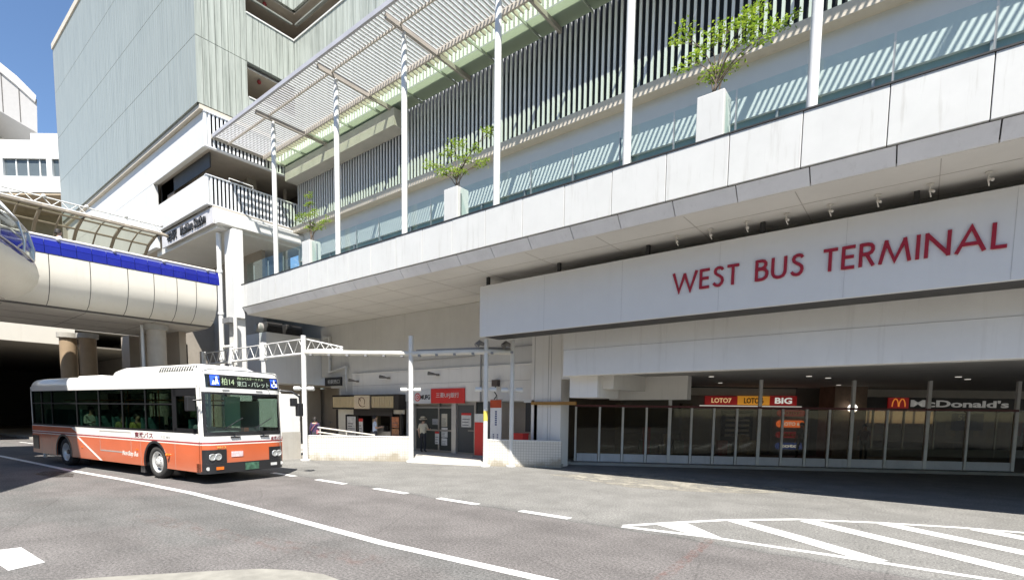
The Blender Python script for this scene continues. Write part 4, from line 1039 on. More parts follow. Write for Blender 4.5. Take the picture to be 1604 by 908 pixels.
MB().box(-33.5, -32.2, 8.9, 9.9, 0, 5.75).box(-31, -30.6, 9.0, 9.3, 0, 5.75).box(-32.2, -28.4, 9.9, 10.2, 0, 5.75).build('pier', tanw, pr_)
bw = thing('underpass_wall', (-60, 10, 0), 'dark shaded walls and lit ceiling of the underpass below the station', 'wall')
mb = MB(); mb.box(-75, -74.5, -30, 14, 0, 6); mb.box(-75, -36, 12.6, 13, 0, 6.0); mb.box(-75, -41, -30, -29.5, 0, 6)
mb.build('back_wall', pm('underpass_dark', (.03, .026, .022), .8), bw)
MB().box(-75, -40.6, -30, 12.5, 5.7, 5.8).build('ceiling', pm('underpass_ceiling', (.16, .145, .12), .8), bw)
MB().box(-40.6, -40.3, -30, 8.4, 5.72, 6.75).build('fascia', creamp, bw)
MB().box(-75, -40.6, -30, 14, 6.7, 6.8).build('deck', concrete, bw)
mb = MB()
for k in range(12): mb.box(-44-2.4*k, -43.7-2.4*k, 3.4+.25*k, 3.7+.25*k, 5.66, 5.69)
mb.build('downlight', emit('warm_downlight', (1, .8, .5), 1.5), bw)
mb = MB(); mb.box(-47, -46.4, 1.2, 1.8, 0, 5.7); mb.build('pillar', pm('column_brown', (.30, .22, .14), .6), bw)
rp_ = thing('roadside_pole', (-27.0, 3.85, 0), 'thin pale pole standing just behind the tail of the bus', 'pole')
MB().tube([(-27.6, 4.6, 0), (-27.6, 4.6, 3.0)], .06, 10).build('pole', whitem, rp_)
MB().box(-27.72, -27.48, 4.48, 4.72, 2.7, 3.05).build('cap', greym, rp_)
struct('underpass_pavement', MB().prism([(-60, 5.4), (-31, 7.2), (-26.5, 8.3), (-26.5, 12.5), (-60, 12.5)], 0, .14), concrete)

# ------------------------------------------------------------------ buildings far behind
def rfp(pts, y0, y1, mb, mi=0, skew=-1.15):
    n = len(pts); fr_ = [(p[0], y0, p[1]) for p in pts]; bk = [(p[0]+skew*(y1-y0), y1, p[1]) for p in pts]
    mb._add(fr_+bk, [tuple(range(n)), tuple(range(n, 2*n))[::-1]]+[(i, (i+1) % n, n+(i+1) % n, n+i) for i in range(n)], mi)
ga = thing('distant_building', FR @ Vector((-80, 80, 0)), 'grey panelled building with a slanting roof beyond the station tower', 'building', None, FRONT)
mb = MB(FR); rfp([(-92, 44), (-75.8, 45.4), (-73, 43.8), (-70.3, 42.3), (-70.1, 47.0), (-72.8, 49.4), (-76, 52.0), (-92, 64)], 80, 96, mb)
mb.build('panel_wall', pm('panel_grey', (.36, .35, .34), .6, var=.04), ga)
for X, z0, z1 in [(-75.2, 45.2, 50.8), (-72.7, 43.8, 48.9)]: MB(FR).box(X, X+.12, 79.95, 80.0, z0, z1).build('joint', jointm, ga)
mb = MB(FR); rfp([(-92, 63.4), (-76, 51.5), (-72.8, 48.9), (-70.1, 46.5), (-69.9, 47.4), (-72.6, 50.1), (-76, 52.8), (-92, 64.8)], 79.7, 96, mb); mb.build('roof_edge', pm('roof_edge', (.50, .48, .45), .6), ga)
mb = MB(FR); mb.box(-95, -80, 86, 96, 0, 44.5); mb.build('lower_block', wallg, ga)
gb = thing('distant_building', FR @ Vector((-66, 70, 0)), 'bright white building with a strip of dark windows left of the tower', 'building', None, FRONT)
mb = MB(FR); mb.box(-85, -56, 70, 84, 29.9, 31.9); mb.box(-85, -56, 70, 84, 34.1, 36.4); mb.box(-85, -66.3, 70, 84, 31.9, 34.1); mb.box(-60.6, -59.9, 70, 84, 31.9, 34.1); mb.box(-62.9, -56, 70.5, 84, 36.4, 37.5)
mb.build('wall', whitep, gb)
for (a, b) in [(-66.3, -60.6), (-59.9, -56)]:
    w_ = MB(FR).box(a, b, 70.3, 70.4, 31.9, 34.1).build('window', pm('far_window', (.10, .12, .13), .2), gb)
    mb = MB(FR); x = a+1.5
    while x < b: mb.box(x, x+.15, 70.2, 70.3, 31.9, 34.1); x += 1.55
    mb.build('frame', whitem, w_)
mb = MB(FR); mb.box(-85, -56, 77.4, 84, 0, 29.85); mb.build('lower_block', pm('far_tan', (.34, .29, .22), .8), gb)
MB(FR).box(-85, -56, 70.1, 84, 29.6, 29.88).build('soffit', pm('far_soffit', (.42, .34, .24), .8), gb)

# ------------------------------------------------------------------ blocks added out of view for the glass to mirror
def office(x0, x1, y, h, label, m):
    o = thing('reflection_building', ((x0+x1)/2, y, 0), label, 'building')
    MB().box(x0, x1, y-14, y-.4, 0, h).build('wall', m, o)
    z = 4.2
    while z < h-1:
        MB().box(x0+1, x1-1, y-.42, y-.3, z, z+1.7).build('window_band', pm('office_window', (.05, .06, .07), .15), o); z += 3.4
    MB().box(x0-.3, x1+.3, y-14.3, y, h, h+.6).build('parapet', m, o)
    MB().box(x0-.2, x1+.2, y-.4, y+1.2, 3.2, 3.6).build('awning', m, o)
    return o
office(-70, -14, -34, 18, 'long pale office building added out of view for the bus windows to mirror', pm('office_pale', (.55, .53, .50), .7))
office(-10, 46, -38, 23, 'tall brown office building added out of view for the glazed screen to mirror', pm('office_brown', (.30, .25, .20), .7))

# ------------------------------------------------------------------ planters with small trees
def leaf_mat(name, c0, c1):
    m, nt, p = _nt(name); N = nt.nodes.new; L = nt.links.new
    g = N('ShaderNodeNewGeometry'); r = N('ShaderNodeMix'); r.data_type = 'RGBA'
    L(g.outputs['Random Per Island'], r.inputs['Factor']); r.inputs['A'].default_value = (*c0, 1); r.inputs['B'].default_value = (*c1, 1)
    t = N('ShaderNodeBsdfTranslucent'); L(r.outputs['Result'], t.inputs['Color']); L(r.outputs['Result'], p.inputs['Base Color']); p.inputs['Roughness'].default_value = .5
    x = N('ShaderNodeMixShader'); x.inputs[0].default_value = .4; L(p.outputs[0], x.inputs[1]); L(t.outputs[0], x.inputs[2])
    L(x.outputs[0], nt.nodes['Material Output'].inputs['Surface'])
    return m
leafm = leaf_mat('leaf', (.13, .24, .02), (.36, .46, .05))
bark = pm('bark', (.13, .10, .075), .8, var=.2)
def tree(px, y, z0, clumps, label, seed):
    rng = random.Random(seed)
    t = thing('small_tree', (px, y, z0), label, 'tree', 'small trees in the deck planters')
    mb = MB(); tips = []
    fork = [Vector((px+rng.uniform(-.05, .05), y, z0+q)) for q in (.12, .3, .48)]
    mb.tube([(px, y, z0-.02), fork[0], fork[1], fork[2]], [.045, .036, .026, .016], 8)
    mb.tube([(px+.06, y+.04, z0-.02), (px+.1, y+.03, z0+.25), (px+.2, y, z0+.55)], [.026, .018, .01], 6)
    for (dx, dz, r_) in clumps:
        dz -= .3*dx
        c = Vector((px+dx, y+rng.uniform(-.3, .3), z0+dz)); f0 = fork[0] if dz < .8 else (fork[1] if dz < 1.3 else fork[2])
        mid = f0.lerp(c, .5)+Vector((-dx*.1, rng.uniform(-.08, .08), .1))
        mb.tube([f0, f0.lerp(mid, .6)+Vector((0, 0, .03)), mid, mid.lerp(c, .6)+Vector((0, 0, .04)), c], [.018, .014, .011, .008, .005], 6)
        for k in range(4):
            a_ = rng.uniform(0, 6.28); e_ = c+Vector((math.cos(a_)*r_*1.1, math.sin(a_)*r_*.8, rng.uniform(-.05, .16)))
            b_ = mid.lerp(c, rng.uniform(.3, .95)); mb.tube([b_, b_.lerp(e_, .5)+Vector((0, 0, .03)), e_], [.006, .004, .002], 5)
            tips.append((e_, r_*.42, int(34*r_/.3)))
        tips.append((c, r_*.6, int(60*r_/.3)))
        if rng.random() < .7: tips.append((mid, r_*.35, int(16*r_/.3)))
    mb.build('trunk', bark, t)
    mb = MB()
    for (c, sp_, n) in tips:
        for _ in range(n):
            p = c+Vector((rng.gauss(0, sp_), rng.gauss(0, sp_*.7), rng.gauss(.02, sp_*.22)))
            d = Vector((rng.gauss(0, 1), rng.gauss(0, 1), rng.gauss(-.15, .35))).normalized(); u_ = d.cross(Vector((rng.gauss(0, .35), rng.gauss(0, .35), 1))).normalized()
            l_ = rng.uniform(.05, .105); w_ = l_*.3
            mb._add([p, p+d*l_*.45+u_*w_, p+d*l_, p+d*l_*.45-u_*w_], [(0, 1, 2, 3)])
    mb.build('crown', leafm, t)
    return t
CL1 = [(-.6, 1.1, .22), (.3, 1.2, .24), (.85, 1.0, .2), (-1.0, .8, .2), (-.25, .6, .22), (.5, .65, .2), (-.45, 1.95, .15), (0, 1.5, .16)]
CL2 = [(-.95, .75, .26), (-.2, 1.45, .26), (.3, 1.0, .24), (1.15, 1.95, .2), (.95, .95, .22), (-.5, .4, .2), (.1, .55, .22), (.55, 1.4, .18), (-.55, 1.15, .18)]
CL3 = [(-.75, 1.4, .27), (.55, 1.85, .28), (-.12, 1.25, .25), (-.5, .72, .28), (.2, .8, .28), (.6, 1.1, .24), (1.35, 1.45, .2), (1.1, 1.0, .18), (.25, 1.55, .2), (-.2, .45, .2), (.75, 1.5, .2)]
for i, (x, lab, tl, h, w, ln, sd) in enumerate([
    (-21.5, 'white planter box on the deck nearest the entrance column', 'sparse small tree in the planter nearest the entrance column', 1.5, .95, -.1, 3),
    (-12.6, 'white planter box on the deck left of the long sign board', 'small light green tree against the middle of the louvre wall', 1.5, .85, .1, 11),
    (-4.22, 'white planter box above the sign lettering, rightmost and largest in view', 'largest small tree, bright green, in the rightmost planter', 1.75, 1.15, .2, 21)]):
    pb = thing('planter_box', (x, 12.85, 8.2), lab, 'planter', 'white planter boxes on the deck')
    mb = MB(); mb.box(x-.31, x+.31, 12.6, 13.15, 8.2, 9.42); mb.build('tub', white, pb, bevel=.015)
    MB().box(x-.27, x+.27, 12.64, 13.11, 9.40, 9.44).build('soil', pm('soil', (.06, .045, .03), .9), pb)
    tree(x, 12.88, 9.43, (CL1, CL2, CL3)[i], tl, sd)
# ------------------------------------------------------------------ the bus (local x = forwards, local y = to its left)
BA = R(29.756)
fw = Vector((math.cos(BA), -math.sin(BA), 0)); fw = Vector((EX.x*fw.x*0+ (fw.x*EX.x+fw.y*EX.y), (fw.x*NX.x+fw.y*NX.y), 0))
BROT = math.atan2(fw.y, fw.x)
LEN, WID = 10.97, 2.485; HW = WID/2
c1 = Vector((-8.13, 13.69, 0)); c1w = Vector((c1.dot(EX), c1.dot(NX), 0))
side = Vector((-fw.y, fw.x, 0))
bo = c1w - fw*(LEN/2) + side*HW
bus = thing('city_bus', bo, 'orange and white city bus with a roof unit turning along the terminal road', 'bus', None, BROT)
XF = LEN/2
def paintm():
    m, nt, p = _nt('bus_paint'); N = nt.nodes.new; L = nt.links.new
    p.inputs['Roughness'].default_value = .28; p.inputs['Coat Weight'].default_value = .5; p.inputs['Coat Roughness'].default_value = .06
    tc = N('ShaderNodeTexCoord'); sx = N('ShaderNodeSeparateXYZ'); L(tc.outputs['Object'], sx.inputs[0])
    mr = N('ShaderNodeMapRange'); mr.inputs['From Max'].default_value = 4; L(sx.outputs['Z'], mr.inputs['Value'])
    r = N('ShaderNodeValToRGB'); r.color_ramp.interpolation = 'CONSTANT'; e = r.color_ramp.elements
    e[0].position = 0; e[0].color = (.56, .118, .04, 1); e[1].position = 1.055/4; e[1].color = (.78, .74, .68, 1)
    for q, c in ((1.09, (.36, .03, .03, 1)), (1.13, (.80, .78, .74, 1))):
        n = e.new(q/4); n.color = c
    L(mr.outputs['Result'], r.inputs['Fac'])
    n = N('ShaderNodeTexNoise'); n.inputs['Scale'].default_value = 1.4; n.inputs['Detail'].default_value = 5; L(tc.outputs['Object'], n.inputs['Vector'])
    a = N('ShaderNodeMapRange'); a.inputs['From Min'].default_value = .3; a.inputs['From Max'].default_value = .7; a.inputs['To Min'].default_value = .93; a.inputs['To Max'].default_value = 1.05; L(n.outputs['Fac'], a.inputs['Value'])
    # road dust on the skirt
    z = N('ShaderNodeMapRange'); z.inputs['From Min'].default_value = .85; z.inputs['From Max'].default_value = .3; z.inputs['To Max'].default_value = .6; L(sx.outputs['Z'], z.inputs['Value'])
    zz = N('ShaderNodeMath'); zz.operation = 'MULTIPLY'; L(z.outputs['Result'], zz.inputs[0]); L(n.outputs['Fac'], zz.inputs[1])
    m1 = N('ShaderNodeMix'); m1.data_type = 'RGBA'; m1.blend_type = 'MULTIPLY'; m1.inputs['Factor'].default_value = 1; L(r.outputs['Color'], m1.inputs['A']); L(a.outputs['Result'], m1.inputs['B'])
    m2 = N('ShaderNodeMix'); m2.data_type = 'RGBA'; L(zz.outputs[0], m2.inputs['Factor']); L(m1.outputs['Result'], m2.inputs['A']); m2.inputs['B'].default_value = (.25, .2, .16, 1)
    L(m2.outputs['Result'], p.inputs['Base Color'])
    return m
paintb = paintm()
bwhite = pm('bus_white', (.80, .79, .75), .3, var=.02, coat=.4)
borange = pm('bus_orange', (.56, .118, .04), .3, var=.04, coat=.4)
bblack = pm('bus_black', (.018, .018, .02), .35, var=.1, coat=.2)
rubber = pm('tyre_rubber', (.035, .034, .033), .85, var=.15)
rimm = pm('wheel_silver', (.62, .62, .61), .35, metal=.4, var=.12)
def B(): return MB()
def bb(mb, name, m, parent=None, bevel=0., label=None): return mb.build(name, m, parent or bus, True, bevel, label)
FA, RA = XF-2.40, XF-8.40         # axles
WR = .48
def xfront(y, z):                 # bowed, slightly raked nose
    t = abs(y)/HW
    b = -.03*t*t - (.16*max(0, (t-.8)/.2)**2)
    k = -.07*max(0, (z-1.3)/1.7) - (.1*max(0, (z-2.75)/.4)**2)
    return XF+.06+b+k
SIDE_END = XF-.12
# lower sides with wheel arches
def arch_outline():
    pts = [(-XF, .36), (-XF, 1.37), (SIDE_END, 1.37), (SIDE_END, .33)]
    z0 = .34
    for ax in (FA, RA):
        r_ = .62; cz = .47
        a0 = math.asin((z0-cz)/r_)
        for k in range(17):
            t = a0 + (math.pi-2*a0)*k/16
            pts.append((ax+r_*math.cos(t), cz+r_*math.sin(t)))
    return pts
for sgn in (-1, 1):
    mb = B(); out = arch_outline()
    if sgn < 0: mb.prism_on(out, (0, -HW+.04, 0), (1, 0, 0), (0, 0, 1), .04)
    else: mb.prism_on(out, (0, HW, 0), (1, 0, 0), (0, 0, 1), .04)
    bb(mb, 'side_panel', paintb)
    for ax in (FA, RA):
        mb = B(); pts = [(ax+q*math.cos(math.pi*(-.07+1.14*k/20)), .47+q*math.sin(math.pi*(-.07+1.14*k/20))) for q in (.0,) for k in range(0)]
        mb.ribbon([(ax+.6*math.cos(math.pi*(-.06+1.12*k/20)), .47+.6*math.sin(math.pi*(-.06+1.12*k/20))) for k in range(21)], .07, (0, sgn*HW if sgn < 0 else HW, 0), (1, 0, 0) if sgn < 0 else (-1, 0, 0), (0, 0, 1), .008) if sgn < 0 else None
        if sgn < 0: bb(mb, 'arch_trim', bblack)
    # window band: mullions and rails round real openings
    y0, y1 = (-HW+.005, -HW+.06) if sgn < 0 else (HW-.06, HW-.005)
    mb = B(); WX = [XF-.18, XF-1.32, XF-2.86, XF-4.22, XF-5.72, XF-7.28, XF-9.2, XF-10.05, XF-10.85]
    mb.box(-XF+.05, SIDE_END, y0, y1, 1.37, 1.43); mb.box(-XF+.05, SIDE_END, y0, y1, 2.58, 2.67)
    for i, x in enumerate(WX):
        w_ = .2 if i == 1 else .05
        mb.box(x-w_/2, x+w_/2, y0, y1, 1.43, 2.58)
    mb.box(XF-1.32, XF-.18, y0, y1, 2.38, 2.58); mb.box(XF-1.32, XF-.18, y0, y1, 1.43, 1.5)
    fr_ = bb(mb, 'window_frame', pm('frame_black', (.010, .010, .011), .6, spec=.2))
    gl = glass('bus_glass', (.50, .57, .52), 1.)
    for a, b in zip(WX[:-1], WX[1:]):
        yy = -HW+.015 if sgn < 0 else HW-.015
        w_ = bb(B().box(b+.03, a-.03, yy, yy+.006, 1.43, 2.58), 'window', gl)
        if a < XF-1: bb(B().box(b+.03, a-.03, yy-.008, yy+.012, 2.14, 2.18), 'transom', pm('frame_black', (.010, .010, .011), .6, spec=.2), w_)
# roof
prof = []
for k in range(9):
    t = math.pi/2*k/8; prof.append((HW-.32+.32*math.cos(t), 2.72+.33*math.sin(t)))
sec = [(HW, 2.6), (HW, 2.66)] + prof + [(0, 3.07)]
sec = sec + [(-y, z) for y, z in sec[-2::-1]]
mb = B(); rows = []
for x, dz, sc in [(-XF, -.12, .985), (-XF+.12, -.02, 1), (-XF+.8, 0, 1), (XF-1.5, 0, 1), (XF-.5, .05, 1)]:
    rows.append([(x, y*sc, z if z < 2.68 else z+dz) for y, z in sec])
rows.append([(min(xfront(y, z)-.005, XF), y, z if z < 2.68 else z+.07) for y, z in sec])
mb.grid(rows)
mb._add(rows[0], [tuple(range(len(sec)))]); bb(mb, 'roof', bwhite)
bb(B().box(-XF+.1, XF-.3, -HW+.06, HW-.06, 2.6, 2.64), 'ceiling', pm('bus_ceiling', (.75, .75, .72), .7))
# roof unit with a slotted front
mb = B(); us = [(.86, 3.04), (.82, 3.2), (.68, 3.30), (-.68, 3.30), (-.82, 3.2), (-.86, 3.04)]
mb.grid([[(x, y*k, 3.04+(z-3.04)*k2) for y, z in us] for x, k, k2 in [(XF-5.75, .96, .1), (XF-5.5, 1, .8), (XF-5.1, 1, 1), (XF-1.0, 1, 1), (XF-.55, .98, .5), (XF-.35, .95, .1)]], 0, False)
ru = bb(mb, 'roof_unit', bwhite)
mb = B()
for k in range(15):
    x = XF-.95-.13*k; mb._add([(x, -.853, 3.09), (x+.05, -.853, 3.09), (x+.07, -.79, 3.235), (x+.02, -.79, 3.235), (x, -.873, 3.10), (x+.05, -.873, 3.10), (x+.07, -.81, 3.24), (x+.02, -.81, 3.24)],
                         [(4, 5, 6, 7), (0, 3, 2, 1), (0, 1, 5, 4), (2, 3, 7, 6), (1, 2, 6, 5), (3, 0, 4, 7)])
bb(mb, 'vent_slot', bblack, ru)
bb(B().box(XF-9.0, XF-7.3, -.5, .5, 3.05, 3.15), 'roof_hatch', bwhite, None, .03)
# nose
YS = [-HW, -HW+.03, -HW+.08, -HW+.2, -.85, -.5, 0, .5, .85, HW-.2, HW-.08, HW-.03, HW]
def nose(z0, z1, ya=None, yb=None, off=0., n=3):
    ys = [y for y in YS if (ya is None or y > ya) and (yb is None or y < yb)]
    if ya is not None: ys = [ya]+ys
    if yb is not None: ys = ys+[yb]
    rows = [[(xfront(y, z0+(z1-z0)*k/n)+off, y, z0+(z1-z0)*k/n) for y in ys] for k in range(n+1)]
    return rows
def nosepiece(name, m, z0, z1, ya=None, yb=None, off=0., th=.03, parent=None, sm=True):
    rows = nose(z0, z1, ya, yb, off); mb = B(); mb.grid(rows, 0, sm)
    back = [[(p[0]-th, p[1], p[2]) for p in r_] for r_ in rows]
    n = len(rows[0])
    mb.grid([rows[-1], back[-1]], 0, False); mb.grid([back[0], rows[0]], 0, False)
    mb.grid([[r_[0] for r_ in back], [r_[0] for r_ in rows]], 0, False); mb.grid([[r_[-1] for r_ in rows], [r_[-1] for r_ in back]], 0, False)
    return bb(mb, name, m, parent)
nosepiece('front_panel', paintb, .56, 1.30)
nosepiece('front_bumper', bblack, .29, .565, off=.03, th=.2)
nosepiece('front_corner', bwhite, 1.30, 2.62, None, -HW+.07); nosepiece('front_corner', bwhite, 1.30, 2.62, HW-.07, None)
nosepiece('front_lintel', bwhite, 2.50, 2.62, -HW+.07, HW-.07)
nosepiece('front_crown', bwhite, 2.615, 3.13, None, None, .0)
for sgn in (-1, 1): bb(B().box(SIDE_END-.03, XF-.08, sgn*HW-.012*(1+sgn), sgn*HW+.012*(1-sgn), .36, 2.66), 'corner_post', paintb)
ws = nosepiece('windscreen', glass('windscreen_glass', (.70, .80, .74), 1.), 1.34, 2.50, -HW+.07, HW-.07, -.012, .006)
# black surround of the windscreen
for (z0, z1, a, b) in [(1.30, 1.42, -HW+.07, HW-.07), (2.44, 2.50, -HW+.07, HW-.07), (1.42, 2.44, -HW+.07, -HW+.14), (1.42, 2.44, HW-.16, HW-.07)]:
    nosepiece('surround', bblack, z0, z1, a, b, -.002, .012, ws)
mb = B()
for y0 in (-.35, .55):
    mb.tube([(xfront(y0, 1.33)+.03, y0, 1.33), (xfront(y0-.35, 1.5)+.03, y0-.3, 1.5), (xfront(y0-.5, 1.75)+.01, y0+.25, 1.8)], .012, 6)
    mb.box(xfront(y0, 1.28), xfront(y0, 1.28)+.03, y0-.14, y0+.14, 1.25, 1.29)
bb(mb, 'wiper', bblack, ws)
# destination display
dp = nosepiece('destination_display', pm('display_glass', (.012, .014, .013), .1, coat=.6), 2.62, 2.98, -HW+.16, HW-.12, .004, .02)
grn = emit('led_green', (.36, .46, .28), .14)
def facetxt(body, y, z, w, h, m, parent, bold=0., shear=0., th=.004):
    x = xfront(y+w/2, z+h/2)+.0085
    return text(body, (x, y, z), (0, 1, 0), (-.07, 0, 1), w, h, th, m, parent, 'lettering', True, bold, shear)
facetxt('柏14', -.66, 2.7, .36, .2, grn, dp); facetxt('東口 - パレット', -.22, 2.68, 1.0, .15, emit('led_pale', (.34, .42, .34), .12), dp); facetxt('西口バスターミナル', -.2, 2.87, .8, .07, grn, dp)
blu = emit('blue_sign', (.03, .09, .72), .45)
def faceplate(name, y0, y1, z0, z1, m, parent, off=.012):
    mb = B(); xs = [xfront(y, z)+off for y, z in ((y0, z0), (y1, z0), (y1, z1), (y0, z1))]
    v = [(xs[0], y0, z0), (xs[1], y1, z0), (xs[2], y1, z1), (xs[3], y0, z1)]
    mb._add(v+[(p[0]-.008, p[1], p[2]) for p in v], [(0, 1, 2, 3), (4, 7, 6, 5), (0, 4, 5, 1), (1, 5, 6, 2), (2, 6, 7, 3), (3, 7, 4, 0)])
    return bb(mb, name, m, parent)
def facemark(polys, y, z, s_, m, parent):
    mb = B()
    for pl_ in polys:
        mb.prism_on([(p[0]*s_, p[1]*s_) for p in pl_], (xfront(y, z)+.0125, y, z), (0, 1, 0), (-.07, 0, 1), .003)
    return bb(mb, 'symbol', m, parent)
def disc(cx, cy, r_, n=10): return [(cx+r_*math.cos(2*math.pi*k/n), cy+r_*math.sin(2*math.pi*k/n)) for k in range(n)]
icw = emit('icon_white', (.9, .92, .95), .5)
p_ = faceplate('pictogram', -HW+.28, -HW+.53, 2.68, 2.95, blu, dp)
facemark([disc(.66, .86, .1), [(.58, .74), (.74, .74), (.78, .4), (.95, .05), (.84, .05), (.66, .38), (.56, .05), (.46, .05)], disc(.3, .42, .08), [(.2, .32), (.4, .32), (.36, .05), (.1, .05)]], -HW+.29, 2.69, .24, icw, p_)
p_ = faceplate('pictogram', HW-.40, HW-.18, 2.69, 2.94, blu, dp)
mk = [disc(.45, .9, .08), [(.38, .8), (.52, .8), (.52, .52), (.8, .5), (.92, .1), (.82, .06), (.7, .4), (.38, .42)]]
o_ = facemark(mk, HW-.39, 2.7, .22, icw, p_)
mb = B(); mb.ribbon([(.42+.3*math.cos(t*.3), .28+.24*math.sin(t*.3)) for t in range(8, 22)], .07, (xfront(HW-.3, 2.8)+.0125, HW-.39, 2.7), (0, .22, 0), (0, 0, .22), .003); bb(mb, 'wheel_ring', icw, p_)
# lamps
for sgn in (-1, 1):
    a, b = (-HW+.02, -HW+.62) if sgn < 0 else (HW-.62+.34, HW-.02)
    if sgn > 0: a = HW-.55
    hl = nosepiece('headlight', bblack, .56, .94, a, b, .015, .05)
    for q in (.35, .62):
        y = a+(b-a)*q; mb = B(); mb.lathe((xfront(y, .74)+.016, y, .74), (1, 0, 0), [(.095, 0), (.10, .012), (.07, .02), (.06, .006)], 16); bb(mb, 'lens', pm('lamp_chrome', (.62, .63, .62), .12, metal=.6, var=.2), hl)
    y = sgn*(HW-.12); bb(B().lathe((xfront(y, .43)+.03, y, .43), (1, 0, 0), [(.05, 0), (.05, .012)], 12), 'fog_lamp', pm('lamp_clear', (.6, .6, .58), .15))
    y = sgn*(HW-.42); bb(B().box(xfront(y, .43)+.02, xfront(y, .43)+.045, y-.1, y+.1, .39, .47), 'indicator_lamp', pm('lamp_amber', (.75, .17, .02), .2) if sgn < 0 else pm('lamp_clear', (.6, .6, .58), .15))
npl = faceplate('number_plate', -.1, .32, .33, .53, pm('plate_green', (.06, .14, .09), .5, var=.6, vs=9), bus, .05)
faceplate('sticker', -.48, -.14, .72, .87, pm('sticker_pink', (.72, .52, .52), .5, var=.35, vs=14), bus)
faceplate('sticker', .7, .87, .74, .87, bwhite, bus)
facetxt('東武バス', HW-.48, 1.14, .42, .11, pm('bus_maroon', (.16, .02, .03), .4), bus, .02)
facetxt('9812', -HW+.36, .97, .26, .06, pm('bus_yellow', (.72, .42, .12), .4), bus)
# side lettering, stripes and flaps (visible right-hand side)
SY = -HW
u_ = (1, 0, 0)
def sidetxt(body, x, z, w, h, m, shear=0., bold=0.): return text(body, (x, SY-.0005, z), u_, (0, 0, 1), w, h, .004, m, bus, 'lettering', True, bold, shear)
mar = pm('bus_maroon', (.16, .02, .03), .4)
sidetxt('東武バス', XF-3.52, 1.16, 1.05, .17, mar, 0, .02)
sidetxt('十三 9812', XF-2.05, 1.19, .5, .08, pm('bus_grey', (.25, .25, .25), .5))
sidetxt('Non-Step Bus', XF-4.3, .55, .95, .19, bwhite, .35)
mb = B()
mb.prism_on([(XF-7.35, 1.04), (XF-7.2, 1.04), (XF-5.62, .345), (XF-5.78, .345)], (0, SY, 0), (1, 0, 0), (0, 0, 1), .003)
bb(mb, 'white_stripe', bwhite)
mb = B(); mb.prism_on([(-XF+.02, 1.17), (XF-7.3, 1.17), (XF-7.75, 1.34), (-XF+.02, 1.34)], (0, SY, 0), (1, 0, 0), (0, 0, 1), .003)
bb(mb, 'orange_flash', borange)
mb = B(); g_ = .012
for (x0, x1, z0, z1) in [(XF-5.7, XF-3.75, 1.285, 1.31), (XF-5.7, XF-3.75, .66, .70)]: mb.box(x0, x1, SY-.004, SY, z0, z1)
for x in (XF-5.72, XF-3.76): mb.box(x, x+.01, SY-.003, SY, .66, 1.31)
for x in (XF-1.33, XF-3.2, XF-7.72, XF-9.35, XF-10.2): mb.box(x, x+.008, SY-.002, SY, .37, 1.36)
bb(mb, 'flap_trim', pm('trim_grey_bus', (.32, .30, .28), .5))
mb = B(); mb.box(-XF+.05, -XF+.55, SY-.012, SY, .5, 1.0)
for k in range(8): mb.box(-XF+.08, -XF+.52, SY-.02, SY-.012, .53+.055*k, .55+.055*k)
bb(mb, 'engine_grille', bblack)
mb = B().tube([(XF-1.62, SY, .73), (XF-1.62, SY-.07, .73)], .035, 8).ball((XF-1.62, SY-.08, .74), (.05, .03, .05), 10, 6); bb(mb, 'side_lamp', pm('lamp_amber', (.75, .17, .02), .2))
for z_, x_ in ((.8, XF-3.4), (.72, XF-7.0)): bb(B().box(x_-.05, x_+.05, SY-.015, SY, z_-.02, z_+.02), 'marker_lamp', pm('lamp_amber', (.75, .17, .02), .2))
# arches, wheels
for ax in (FA, RA):
    for sgn in (-1, 1):
        mb = B(); n = 16; rows = []
        for r_, dy in ((.62, .0), (.62, .5)):
            rows.append([(ax+r_*math.cos(math.pi*(-.06+1.12*k/n)), sgn*(HW-.042-dy), .47+r_*math.sin(math.pi*(-.06+1.12*k/n))) for k in range(n+1)])
        mb.grid(rows); mb.prism_on([(ax+.62*math.cos(2*math.pi*k/20), .47+.62*math.sin(2*math.pi*k/20)) for k in range(20)], (0, sgn*(HW-.55), 0), (1, 0, 0), (0, 0, 1), .01)
        bb(mb, 'wheel_well', bblack)
        w_ = bb(B().lathe((ax, sgn*(HW-.33), WR), (0, sgn, 0), [(.2, .02), (.3, .0), (WR-.02, .02), (WR, .07), (WR, .22), (WR-.025, .27), (.38, .285), (.315, .27), (.305, .2)], 40, 0, (1, 0)), 'wheel', rubber)
        prof_ = [(.315, .262), (.30, .272), (.275, .24), (.24, .16), (.17, .2), (.16, .235), (.11, .245), (.10, .29), (.05, .3)] if ax == FA else [(.315, .262), (.30, .272), (.275, .2), (.25, .08), (.17, .09), (.15, .15), (.10, .16), (.05, .165)]
        rm = bb(B().lathe((ax, sgn*(HW-.33), WR), (0, sgn, 0), prof_, 36, 0, (0, 1)), 'rim', rimm, w_)
        mb = B()
        for k in range(10):
            t = 2*math.pi*k/10; d_ = .215 if ax == FA else .11
            mb.lathe((ax+.135*math.cos(t), sgn*(HW-.33+(.245 if ax == FA else .15)), WR+.135*math.sin(t)), (0, sgn, 0), [(.014, -.02), (.014, .03)], 6, 0)
        for k in range(8):
            t = 2*math.pi*(k+.5)/8; h_ = .178 if ax == FA else .088
            mb.ball((ax+.212*math.cos(t), sgn*(HW-.33+h_), WR+.212*math.sin(t)), (.036, .02, .036), 8, 6, 1)
        bb(mb, 'wheel_nut', [steel, bblack], rm)
for ax in (FA, RA): bb(B().tube([(ax, -HW+.1, WR), (ax, HW-.1, WR)], .08, 10), 'axle', bblack)
bb(B().box(FA-.95, FA-.7, -HW+.05, -HW+.4, .12, .5), 'mud_flap', bblack)
